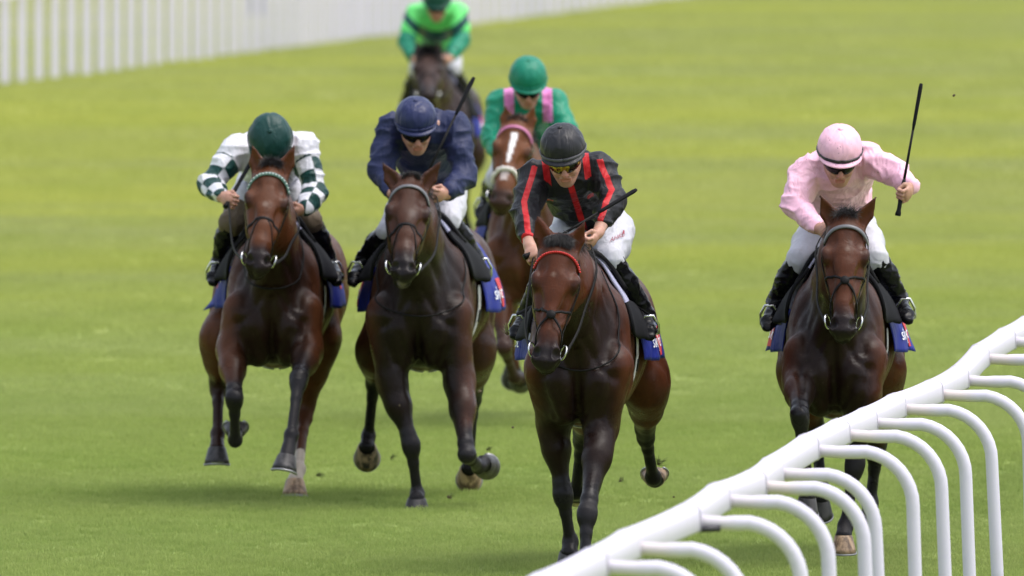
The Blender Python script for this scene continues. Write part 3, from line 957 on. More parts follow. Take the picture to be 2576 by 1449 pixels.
    dp += groove([(.62, 1.20), (.66, 1.0), (.56, .86)], .010, .03, side_, True)
    dp += groove([(1.28, 1.30), (1.36, 1.1), (1.40, .95)], .012, .04, side_, True)
    dp += groove([(1.62, 1.34), (1.68, 1.1), (1.60, .92)], .010, .03, side_, True)
    for qr in (.82, .90, .98, 1.06, 1.14): dp += groove([(qr, 1.22), (qr + .05, .88)], .0035, .016, side_, True)
    Vv = Vv - N * dp[:, None]
    # coat markings
    pt = np.zeros(len(Vv)); wt = np.zeros(len(Vv)); gy = np.zeros(len(Vv))
    jit = (vnoise(q * 14, 5) - .5) * .3
    for (A, K, F, C, lg, kind) in leg_pts:
        for (p0, p1, w0, w1) in ((A, K, 0, 1), (K, F, 1, 1), (F, C, 1, 1)):
            d, t = segdist(Vv, p0, p1)
            near = 1 - sstep(d, .085, .12)
            val = near * (sstep(t + jit, .45, .95) if p0 is A else 1.0) * lg.get('black', H.get('black', 1.0))
            pt = np.maximum(pt, val)
            if kind == 'f' and p0 is not A: gy = np.maximum(gy, near * .55 * lg.get('black', 1))
            if kind == 'f' and p0 is A: gy = np.maximum(gy, near * .55 * sstep(t, .7, 1) * lg.get('black', 1))
        if lg.get('sock'):
            d, t = segdist(Vv, lerp(K, F, lg['sock']), C)
            d2, t2 = segdist(Vv, F, C)
            wt = np.maximum(wt, (1 - sstep(np.minimum(d + (t < .02) * .06, d2), .07, .09)))
    hl = (Vv - po) @ a / L; hu = (Vv - po) @ l; hn = (Vv - po) @ nn
    inh = (np.abs(hu) < .2) & (hn > -.36) & (hn < .1) & (hl < 1.15)
    muz = sstep(hl + jit * .3, .72, .90) * inh
    pt = np.maximum(pt, muz * H.get('muzzle', .92))
    nR = np.minimum(np.linalg.norm(Vv - Hd(.915, .055, -.025), axis=1), np.linalg.norm(Vv - Hd(.915, -.055, -.025), axis=1))
    pt = np.maximum(pt, 1 - sstep(nR, .02, .036))
    eyeR = np.minimum(np.linalg.norm(Vv - Hd(.34, .105, -.055), axis=1), np.linalg.norm(Vv - Hd(.34, -.105, -.055), axis=1))
    pt = np.maximum(pt, .7 * (1 - sstep(eyeR, .025, .06)))
    for (b, tip) in ears:
        d, t = segdist(Vv, b, tip)
        pt = np.maximum(pt, (d < .06) * sstep(t, .75, 1.0) * .35)
    if H.get('star'):
        t_, u_, r_ = H['star']
        d = np.sqrt(((hl - t_) * L) ** 2 + (hu - u_) ** 2 * 1.6) + jit * .03
        wt = np.maximum(wt, (1 - sstep(d, r_ * .4, r_)) * inh * (hn > -.09) * .15)
    if H.get('lip'):
        wt = np.maximum(wt, .22 * (1 - sstep(np.linalg.norm(Vv - Hd(1.02, .0, -.105), axis=1), .02, .045)))
    if H.get('blaze'):
        for (t0, t1, u0, u1, w0, w1, st) in H['blaze']:
            tt = np.clip((hl - t0) / (t1 - t0), 0, 1)
            uc = u0 + (u1 - u0) * tt; wd = w0 + (w1 - w0) * tt
            wt = np.maximum(wt, (1 - sstep(np.abs(hu - uc), wd * .75, wd * 1.15)) * (hl > t0) * (hl < t1) * inh * (hn > -.10) * st)
    # darker breast and front of the neck: bay coat with its shade painted in
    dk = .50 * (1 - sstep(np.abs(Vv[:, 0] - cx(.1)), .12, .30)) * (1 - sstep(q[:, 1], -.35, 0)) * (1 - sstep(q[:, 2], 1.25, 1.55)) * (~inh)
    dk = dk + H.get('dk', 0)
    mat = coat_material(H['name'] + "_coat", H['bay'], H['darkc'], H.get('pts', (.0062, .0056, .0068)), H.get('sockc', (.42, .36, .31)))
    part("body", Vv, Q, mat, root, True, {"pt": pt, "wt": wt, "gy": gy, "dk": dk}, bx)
    # eyes
    for s in (-1, 1):
        c = Hd(.345, s * .096, -.060)
        mb = MB(); mb.add(*uv_ball(c, (.022, .022, .022), l, a)); mb.build("eye", EYE, root, bx)
    # hooves
    for (A, K, F, C, lg, kind) in leg_pts:
        build_hoof(C, lg.get('phi', 0), lg.get('roll', 0), lg.get('horn', HORN_DARK), root, bx, lg.get('hs', 1.0), lg.get('hh', .085), lg.get('yaw', 0))
    # forelock, mane, tail
    fr = [Hd(-.01, -.035, -.03), Hd(-.03, 0, -.035), Hd(-.01, .035, -.03)]
    fl = H.get('forelock', dict(d=(0, -.3, 1), L=.09, n=130, g=1.2, j=.5))
    hair_patch("forelock", fr, [V(-.25, 0, 0) + V(*fl['d']), V(*fl['d']), V(.25, 0, 0) + V(*fl['d'])], fl['L'], BLACKHAIR, root, bx, fl['n'] * 8, .0015, fl['g'], fl['j'], seed=int(d0 * 10) % 97, curl=fl.get('c', .3))
    crest = [po + V(0, .05, .01), lerp(po, T(0, .45, 1.53), .35) + V(0, 0, .035), lerp(po, T(0, .45, 1.53), .7) + V(0, 0, .03), T(0, .45, 1.53)]
    crest = list(S.snap(np.array(crest), .0)[0])
    ms = H.get('mane_side', 1)
    hair_patch("mane", crest, [V(ms * .8, .45, -.05)] * 4, .13, BLACKHAIR, root, bx, 1300, .0017, 1.6, .16, seed=11 + int(d0), curl=.35)
    tb = T(0, 1.98, 1.34)
    hair_patch("tail", [tb, tb + V(.02, .03, -.03)], [V(0, .9, .1), V(0, 1, -.1)], .70, BLACKHAIR, root, bx, 500, .004, 1.8, .05, seed=3, curl=.08)
    H.update(S=S, Hd=Hd, T=T, P=P, L=L, a=a, l=l, nn=nn, po=po, cx=cx, root=root, bx=bx, dzv=dz)
    return H
def uv_ball(c, r, u, w, nu=12, nv=8):
    u = unit(u); w = unit(w); u = unit(u - w * np.dot(u, w)); v = np.cross(w, u)
    Vv = []; F = []
    for i in range(nv + 1):
        ph = math.pi * i / nv
        for k in range(nu):
            th = 2 * math.pi * k / nu
            Vv.append(c + u * r[0] * math.sin(ph) * math.cos(th) + v * r[1] * math.sin(ph) * math.sin(th) + w * r[2] * math.cos(ph))
    for i in range(nv):
        for k in range(nu):
            F.append((i * nu + k, (i + 1) * nu + k, (i + 1) * nu + (k + 1) % nu, i * nu + (k + 1) % nu))
    return Vv, F
BAY = (.074, .0245, .0095); BAYD = (.013, .006, .004)
def fleg(side, E, K, F, C, **kw): return dict(side=side, E=E, K=K, F=F, C=C, **kw)
def hleg(side, S, K, F, C, **kw): return dict(side=side, S=S, K=K, F=F, C=C, **kw)
HORSES = [
 dict(name="bay_with_jewelled_browband", d0=85.1, chest=683, hip=710, hipw=.375, cw=1.06, dz=.0,
      label="bay racehorse with pale beaded browband, at the left end of the field",
      poll=(684, 414, -.42), nose=(647, 668, -.80), eyes=((619.6, 488), (721.5, 499)), turn=-.05,
      ears=((634, 362, -.36), (740, 366, -.36)), bay=BAY, darkc=BAYD, star=(.40, -.005, .028), mane_side=1, tail=0,
      forelock=dict(d=(0, -.25, 1), L=.055, n=200, g=1.6, j=.22, c=.35),
      fore=[fleg('L', (586, 885, .12), (589.6, 1000, -.28), (591.6, 1106, -.10), (592, 1086, -.01), phi=128),
            fleg('R', (773, 882, .10), (752, 950, -.38), (733, 1094, -.62), (721, 1150, -.70), phi=-14, roll=10)],
      hind=[hleg('L', (558, 850, 1.32), (549, 968, 1.52), (547.5, 1092, 1.28), (546, 1130, 1.2), phi=-8, black=.75),
            hleg('R', (800, 850, 1.34), (767, 1035, 1.42), (751, 1180, 1.06), (742, 1210, .98), phi=-10, sock=.72, horn=HORN_PALE, black=.15)]),
 dict(name="dark_bay_navy", d0=84.7, chest=1050, hip=1096, hipw=.33, cw=1.16,
      label="dark bay racehorse with plain grey browband and open lips, second from left at the front",
      poll=(1034, 447, -.40), nose=(1012, 682, -.84), eyes=((973, 514), (1077.5, 520)), turn=.03,
      ears=((961, 408, -.32), (1110, 404, -.32)), bay=(.050, .0165, .0072), darkc=(.009, .005, .004), dk=.12, lip=1, mane_side=1, tail=0,
      forelock=dict(d=(.1, -.1, 1), L=.042, n=130, g=.9, j=.25, c=.3),
      fore=[fleg('L', (986, 962, .15), (1034, 1117, .02), (1050, 1243, .08), (1048, 1256, .0), phi=12, hh=.06),
            fleg('R', (1156, 962, .12), (1174, 1143, -.20), (1204, 1174, .10), (1214, 1166, .16), phi=96, roll=-48)],
      hind=[hleg('L', (950, 880, 1.40), (942, 945, 1.78), (927, 1096, 1.88), (923, 1124, 1.84), phi=68, horn=HORN_MIX, hh=.085, hs=1.02),
            hleg('R', (1192, 880, 1.40), (1192, 985, 1.78), (1181, 1148, 1.92), (1180, 1178, 1.88), phi=68, horn=HORN_PALE, hh=.085, hs=1.02)]),
 dict(name="bay_red_browband", d0=77.6, chest=1452, hip=1494, hipw=.305, cw=1.04,
      label="bay racehorse with red browband leading beside the white rail",
      poll=(1408, 606, -.45), nose=(1373, 908, -.74), eyes=((1334, 713), (1444, 715)), turn=-.28,
      ears=((1352, 545, -.38), (1471, 556, -.40)), bay=(.062, .0175, .0068), darkc=(.011, .0052, .004), star=(.29, -.012, .022), mane_side=1, tail=0,
      forelock=dict(d=(0, -.5, .9), L=.075, n=420, g=2.6, j=.16, c=.15),
      fore=[fleg('L', (1392, 1062, .36), (1416, 1243, .30), (1435, 1362, .38), (1432, 1391, .34), phi=24),
            fleg('R', (1513, 1075, .16), (1477, 1290, -.24), (1470, 1428, -.34), (1469, 1450, -.42), phi=-5)],
      hind=[hleg('L', (1478, 990, 1.45), (1466, 1090, 1.82), (1449, 1236, 2.02), (1451, 1242, 2.08), phi=112, horn=HORN_PALE),
            hleg('R', (1629, 965, 1.45), (1622, 1086, 1.84), (1643, 1200, 2.05), (1647, 1205, 2.13), phi=128, horn=HORN_PALE)]),
 dict(name="bay_pink", d0=78.6, chest=2099, hip=2117, hipw=.305, cw=1.0,
      label="bay racehorse seen head-on behind the white rail, rightmost of the field",
      poll=(2131, 542, -.42), nose=(2121, 832, -.74), eyes=((2070, 628), (2182, 628)), turn=.05,
      ears=((2063, 489, -.36), (2205, 494, -.36)), bay=(.062, .019, .0078), darkc=(.011, .0052, .004), star=(.30, .008, .022), mane_side=-1, tail=0,
      forelock=dict(d=(.15, -.3, .9), L=.075, n=60, g=1.0, j=.3, c=1.1),
      fore=[fleg('L', (2013, 958, .10), (2011, 1040, -.34), (2030, 1200, -.26), (2031, 1252, -.30), phi=14, roll=4, hs=.86),
            fleg('R', (2172, 1000, .10), (2151, 1166, .04), (2127, 1322, .0), (2122, 1350, -.05), phi=4, horn=HORN_PALE, hs=.9)],
      hind=[hleg('L', (2012, 930, 1.36), (2052, 1090, 1.62), (2067, 1228, 1.50), (2065, 1258, 1.47), phi=28, hs=.88),
            hleg('R', (2218, 930, 1.36), (2205, 1130, 1.72), (2190, 1265, 1.72), (2187, 1292, 1.68), phi=30, hs=.88)]),
 dict(name="chestnut_blaze", d0=95.0, chest=1326, hip=1340, hipw=.34, cw=1.02, vox=.013,
      label="chestnut racehorse with white blaze and white noseband, half hidden behind the leader",
      poll=(1303, 300, -.42), nose=(1258, 508, -.78), eyes=((1247, 375), (1331, 379)), turn=-.12,
      ears=((1272, 262, -.36), (1345, 262, -.36)), bay=(.105, .036, .013), darkc=(.045, .016, .007), pts=(.022, .013, .011), black=.5, muzzle=.9, tail=0,
      blaze=[(.17, .52, .002, -.006, .022, .010, .9), (.60, .74, -.01, -.01, .03, .02, .35)], sockc=(.75, .73, .74),
      forelock=dict(d=(0, -.2, .9), L=.05, n=60, g=1.2, j=.4),
      fore=[fleg('L', (1256, 735, .14), (1268, 872, -.20), (1294, 948, .10), (1306, 952, .16), phi=100, roll=-20, black=.6),
            fleg('R', (1396, 740, .14), (1392, 900, -.1), (1386, 1020, -.15), (1385, 1040, -.2), phi=0)],
      hind=[hleg('L', (1262, 705, 1.4), (1280, 810, 1.8), (1290, 915, 2.0), (1290, 925, 2.05), phi=60),
            hleg('R', (1420, 705, 1.4), (1410, 830, 1.7), (1405, 960, 1.7), (1404, 985, 1.68), phi=20)]),
 dict(name="brown_far", d0=124.0, chest=1100, hip=1112, hipw=.33, cw=1.0, vox=.016,
      label="dark brown racehorse farthest back under the lime green silks",
      poll=(1077, 128, -.32), nose=(1076, 232, -.88), eyes=((1043, 165), (1111, 165)), turn=.0,
      ears=((1044, 98, -.26), (1108, 98, -.26)), bay=(.060, .026, .016), darkc=(.022, .012, .010), muzzle=.6, tail=0, dk=.3,
      forelock=dict(d=(0, -.6, .6), L=.16, n=160, g=1.0, j=.3),
      fore=[fleg('L', (1058, 420, .12), (1056, 520, -.1), (1056, 590, .1), (1056, 600, .15), phi=100),
            fleg('R', (1150, 420, .12), (1150, 530, 0), (1150, 620, 0), (1150, 637, -.04), phi=0)],
      hind=[hleg('L', (1040, 380, 1.4), (1050, 460, 1.8), (1054, 550, 2.0), (1054, 562, 2.04), phi=60),
            hleg('R', (1184, 385, 1.4), (1164, 480, 1.75), (1176, 575, 1.85), (1178, 592, 1.82), phi=30)]),
]
# ------------------------------------------------------------------ tack
def strap(H, pts, width, name, mat, parent, base, off=.003, n=24, thick=.004, local=True):
    P_ = spline([H['Hd'](*p) if local else np.asarray(p, float) for p in pts], n)
    p, g = H['S'].snap(np.array(P_), off)
    mb = MB(); mb.ribbon(list(p), list(g), width, thick)
    return mb.build(name, mat, parent, base)
def build_bridle(H, B):
    Hd, S = H['Hd'], H['S']; base = H['po']
    root = empty("bridle", base)
    tag(root, B['label'], "bridle", "bridles on the racehorses")
    lea = B.get('leather', LEATHER)
    bb = strap(H, [(.19, -.112, -.075), (.125, -.07, .0), (.105, 0, .02), (.125, .07, .0), (.19, .112, -.075)], B.get('bw', .022), "browband", B.get('brow', LEATHER), root, base, .004, 30, .006)
    if B.get('beads'):                                     # stones or rosettes set along the browband
        P_ = spline([Hd(.19, -.112, -.075), Hd(.125, -.07, .0), Hd(.105, 0, .02), Hd(.125, .07, .0), Hd(.19, .112, -.075)], B['beads'])
        p, g = S.snap(np.array(P_), .011)
        for i in range(len(p)):
            r = B.get('br', .006)
            mb = MB(); mb.add(*uv_ball(p[i], (r, r, r), V(1, 0, 0), V(0, 0, 1), 8, 6)); mb.build("bead", B['beadm'][i % len(B['beadm'])], bb, base)
    strap(H, [(.19, -.112, -.075), (.06, -.09, -.13), (-.03, 0, -.11), (.06, .09, -.13), (.19, .112, -.075)], .022, "headpiece", lea, root, base)
    for s in (-1, 1):
        strap(H, [(.18, s * .112, -.08), (.34, s * .112, -.115), (.55, s * .085, -.12), (.72, s * .068, -.10), (.85, s * .062, -.09)], .018, "cheekpiece", lea, root, base)
        strap(H, [(.17, s * .112, -.09), (.25, s * .10, -.2), (.34, s * .06, -.30)], .014, "throat_lash", lea, root, base)
        c = Hd(.86, s * .078, -.088)
        mb = MB(); mb.tube([c + H['a'] * .036 * math.cos(t) + unit(H['nn'] + H['l'] * s * .5) * .036 * math.sin(t) for t in np.linspace(0, 2 * math.pi, 19)], .0048, 6, False)
        mb.build("bit_ring", STEEL, root, base)
    t0 = B.get('nose_t', .58); kind = B.get('noseband', 'cross')
    nm = B.get('nosem', lea)
    if kind == 'cross':
        for s in (-1, 1):
            strap(H, [(t0 - .10, s * .10, -.12), (t0 - .06, s * .07, -.03), (t0, 0, .01), (t0 + .11, -s * .06, -.03), (t0 + .22, -s * .07, -.10)], .014, "noseband_strap", nm, root, base, .004 + .003 * (s > 0))
        c, g = S.snap(np.array([Hd(t0, 0, .01)]), .008)
        mb = MB(); mb.add(*uv_ball(c[0], (.024, .011, .024), H['l'], H['a'])); mb.build("noseband_pad", nm, root, base)
    elif kind == 'band':
        strap(H, [(t0 + .04, -.085, -.11), (t0, -.06, -.02), (t0 - .015, 0, .01), (t0, .06, -.02), (t0 + .04, .085, -.11)], .019, "noseband", nm, root, base, .004, 26, .006)
        for s in (-1, 1):
            strap(H, [(t0, s * .02, .0), (t0 + .12, s * .058, -.03), (t0 + .24, s * .07, -.09)], .012, "noseband_strap", nm, root, base, .004)
    else:                                                   # sheepskin roll
        P_ = spline([Hd(t0 + .05, -.088, -.11), Hd(t0, -.06, -.01), Hd(t0 - .01, 0, .02), Hd(t0, .06, -.01), Hd(t0 + .05, .088, -.11)], 26)
        p, g = S.snap(np.array(P_), .010)
        mb = MB(); mb.tube(list(p), [.014 + .003 * math.sin(i * 2.1) for i in range(len(p))], 10); mb.build("sheepskin_noseband", nm, root, base)
    for s, hp in zip((-1, 1), B['hands']):
        c = Hd(.87, s * .088, -.10)
        h = H['P'](hp)
        mid = lerp(c, h, .45) + V(s * B.get('flare', .05), 0, -B.get('sag', .06))
        mb = MB(); P_ = np.array(spline([c, mid, h], 18))
        for _ in range(3):
            ins = S.fast(P_) < .012
            if ins.any(): P_[ins] = S.snap(P_[ins], .016, 3)[0]
            P_[1:-1] = (P_[:-2] + P_[1:-1] * 2 + P_[2:]) / 4
        P_ = list(P_)
        mb.ribbon(P_, [unit(V(s, -.5, .3))] * 18, .017, .004); mb.build("rein", B.get('rein', RUBBER_REIN), root, base)
    if B.get('neck'):
        z0, zl, w = B['neck']
        ts = np.linspace(-1, 1, 33); ph = ts * math.radians(100)
        z = z0 + zl * (1 - np.cos(ph)) + H['dzv']
        o = np.stack([np.full(33, H['cx'](.25)), np.full(33, H['d0'] + .30), z], 1)
        dd = np.stack([np.sin(ph), -np.cos(ph), np.zeros(33)], 1)
        p = S.march(o, dd, .005); 
        for _ in range(2): p[1:-1] = (p[:-2] + p[1:-1] * 2 + p[2:]) / 4
        p, g = S.snap(p, .005, 2)
        mb = MB(); mb.ribbon(list(p), list(g), .009, .004); mb.build("neck_strap", lea, root, base)
    return root

def text_mesh(txt, size):
    cu = bpy.data.curves.new("print", 'FONT'); cu.body = txt; cu.size = size
    cu.resolution_u = 3
    o = bpy.data.objects.new("print", cu); COL.objects.link(o)
    dg = bpy.context.evaluated_depsgraph_get()
    me = o.evaluated_get(dg).to_mesh()
    v = np.array([tuple(x.co) for x in me.vertices]); f = [tuple(p.vertices) for p in me.polygons]
    o.evaluated_get(dg).to_mesh_clear()
    bpy.data.objects.remove(o); bpy.data.curves.remove(cu)
    return v, f

def build_saddle(H, B):
    S, T = H['S'], H['T']; d0 = H['d0']
    # blue number cloth
    def wrap(q0, q1, th0, th1, nq, nt, off, flare=0, rip=0.0, zc=1.15, seed=0):
        TH = np.radians(np.linspace(th0, th1, nt)); Qs = np.linspace(q0, q1, nq)
        g = np.array([[(t, q) for q in Qs] for t in TH])
        o = np.array([T(0, q, zc) for t, q in g.reshape(-1, 2)])
        d = np.array([(math.sin(t), 0, math.cos(t)) for t, q in g.reshape(-1, 2)])
        p = S.march(o, d, off).reshape(nt, nq, 3)
        ex = np.clip((np.abs(np.degrees(g[..., 0])) - 55) / 50, 0, 1)
        qq = (g[..., 1] - q0) / (q1 - q0)
        fl = flare * ex ** 1.3 * (.45 + .55 * qq)
        wv = rip * ex * (np.sin(qq * 11 + g[..., 0] * 3 + seed) + .5 * np.sin(qq * 23 + seed * 2))
        dd = d.reshape(nt, nq, 3) * V(1, 0, 0) ; dd = dd / np.maximum(np.abs(dd[..., :1]), .3)
        return p + dd * (fl + wv)[..., None]
    G = wrap(.76, 1.28, -B.get('thl', 107), B.get('thr', 107), 22, 61, .010, B.get('flare', .07), .008, seed=d0)
    base = G.mean((0, 1))
    root = empty("saddle_cloth", base)
    tag(root, B['cloth_label'], "saddle cloth", "blue saddle cloths")
    mb = MB(); mb.sheet(G, .004); mb.build("cloth", CLOTH_BLUE, root, base)
    def on(th_deg, q, off=.006):
        nt, nq = G.shape[:2]
        ft = (th_deg + B.get('thl', 107)) / (B.get('thl', 107) + B.get('thr', 107)) * (nt - 1); fq = (q - .76) / .52 * (nq - 1)
        ft = min(max(ft, 0), nt - 1.001); fq = min(max(fq, 0), nq - 1.001)
        i, j = int(ft), int(fq); a, b = ft - i, fq - j
        p = (G[i, j] * (1 - a) + G[i + 1, j] * a) * (1 - b) + (G[i, j + 1] * (1 - a) + G[i + 1, j + 1] * a) * b
        nrm = np.cross(G[i + 1, j] - G[i, j], G[i, j + 1] - G[i, j]); nrm = unit(nrm)
        if nrm[0] * (1 if th_deg > 0 else -1) < 0: nrm = -nrm
        return p + nrm * off
    degm = 180 / math.pi / .36                     # degrees of wrap per metre of cloth
    if B.get('print', True):
        for s in (1, -1):
            tb = B.get('tb', 99)
            q_red = B.get('q_red', 1.06)
            # red panel
            nq, nt = 8, 8
            g = np.array([[on(s * th, q, .005) for q in np.linspace(q_red, q_red + .165, nq)] for th in np.linspace(tb - 22, tb + 4, nt)])
            if s < 0: g = g[:, ::-1]
            m2 = MB(); m2.sheet(g); m2.build("red_panel", PRINT_RED, root, base)
            for txt, q0 in (("sky", q_red - .150), ("bet", q_red + .012)):
                v, f = text_mesh(txt, .105)
                w = v[:, 0].max()
                if s > 0: P_ = [on(tb - 4 - y * degm, q0 + x, .009) for x, y, _ in v]
                else: P_ = [on(-(tb - 4 - y * degm), (q_red - .150 + .315) - ((q0 - q_red + .150) + x), .009) for x, y, _ in v]
                m3 = MB(); m3.add(P_, f); m3.build("lettering", PRINT_WHITE, root, base, False)
    # saddle: pad, seat, flaps, girth, stirrups
    sb = T(0, .85, 1.5)
    sroot = empty("saddle", sb)
    tag(sroot, B['saddle_label'], "saddle", "racing saddles")
    m4 = MB(); m4.sheet(wrap(.47, .98, -B.get('padl', 58), B.get('padr', 58), 14, 45, .020, .025, .006, seed=d0 + 1), .012); m4.build("pad", CLOTH_WHITE, sroot, sb)
    m5 = MB(); m5.sheet(wrap(.62, 1.12, -38, 38, 12, 21, .045), .02); m5.build("seat", LEATHER, sroot, sb)
    for s in (-1, 1):
        fo = B.get('flapoff', .07)
        th = np.linspace(B.get('flapt0', 22), B.get('flapth', 74), 16)
        q0f, q1f = B.get('flapq', (.44, .78))
        TH = np.radians(th); nq = 12
        g = []
        for i, t in enumerate(TH):
            fr = i / 15
            hwid = math.sqrt(max(0, 1 - max(0, (fr - .55) / .47) ** 2.2))
            row = []
            for j in range(nq):
                e = -1 + 2 * j / (nq - 1)
                qc = lerp(q0f, q1f, .5) - .03 * math.sin(fr * 3); q = qc + e * hwid * (q1f - q0f) / 2
                row.append((t, q, fr))
            g.append(row)
        g = np.array(g, float)
        o = np.array([T(0, r[1], 1.15) for r in g.reshape(-1, 3)]); d = np.array([(s * math.sin(r[0]), 0, math.cos(r[0])) for r in g.reshape(-1, 3)])
        p = S.march(o, d, .024).reshape(16, nq, 3)
        je = np.linspace(0, 1, nq)[None, :]                  # the front edge hugs the shoulder, the back is pushed out by the knee
        p = p + d.reshape(16, nq, 3) * V(1, 1, .3) * (fo * (.08 + .92 * je) * g[..., 2] ** .5)[..., None]
        if s > 0: p = p[:, ::-1]
        m6 = MB(); m6.sheet(p, -.018); m6.build("flap", FLAP, sroot, sb)
    for s in (-1, 1):
        th = np.radians(np.linspace(70, 178, 26))
        o = np.array([T(0, .74, 1.10)] * 26); d = np.array([(s * math.sin(t), 0, math.cos(t)) for t in th])
        p = S.march(o, d, .006); g = S.grad(p)
        m7 = MB(); m7.ribbon(list(p), list(g), .075, .006); gi = m7.build("girth", GIRTH, sroot, sb)
        k = p[6:10]; gg = g[6:10]
        m8 = MB(); m8.ribbon([x + n * .007 for x, n in zip(k, gg)], list(gg), .06, .006); m8.build("girth_buckle", LEATHER, gi, sb)
    H['sroot'], H['sb'] = sroot, sb
    return root

# ------------------------------------------------------------------ jockeys
def grip(S, wrist, knuck, axis, side=1, r=1.0):
    """a closed hand: palm, four unequal curled fingers, a thumb from the side of the palm. axis = the thing held runs along it"""
    d = unit(knuck - wrist); g = unit(axis - d * np.dot(axis, d)); n = np.cross(d, g) * side     # n = back of the hand
    pc = lerp(wrist, knuck, .62)
    S.seg(wrist - d * .02, pc, (.027 * r, .021 * r), (.036 * r, .020 * r), u=g, k=.02)
    S.ell(pc + d * .012, (.040 * r, .018 * r, .036 * r), u=g, w=d, k=.015)
    for i, (o, ln) in enumerate(((.033, .92), (.011, 1.04), (-.011, 1.0), (-.032, .82))):
        b = knuck + g * o * r - d * .006
        k1 = b + (d * .022 - n * .016) * ln * r
        k2 = k1 + (-n * .026 - d * .006) * ln * r
        k3 = k2 + (-d * .024 + n * .002) * ln * r
        S.seg(b, k1, .0105 * r, .0100 * r, k=.004); S.seg(k1, k2, .0100 * r, .0094 * r, k=.004); S.seg(k2, k3, .0092 * r, .0080 * r, k=.004)
    b = lerp(wrist, knuck, .35) + g * .030 * r - n * .008
    k1 = b + (g * .018 + d * .026 - n * .010) * r
    k2 = k1 + (d * .024 - g * .012 - n * .020) * r
    S.seg(b, k1, .014 * r, .0115 * r, k=.01); S.seg(k1, k2, .0115 * r, .0088 * r, k=.004)
    return knuck - n * .024 * r - d * .0

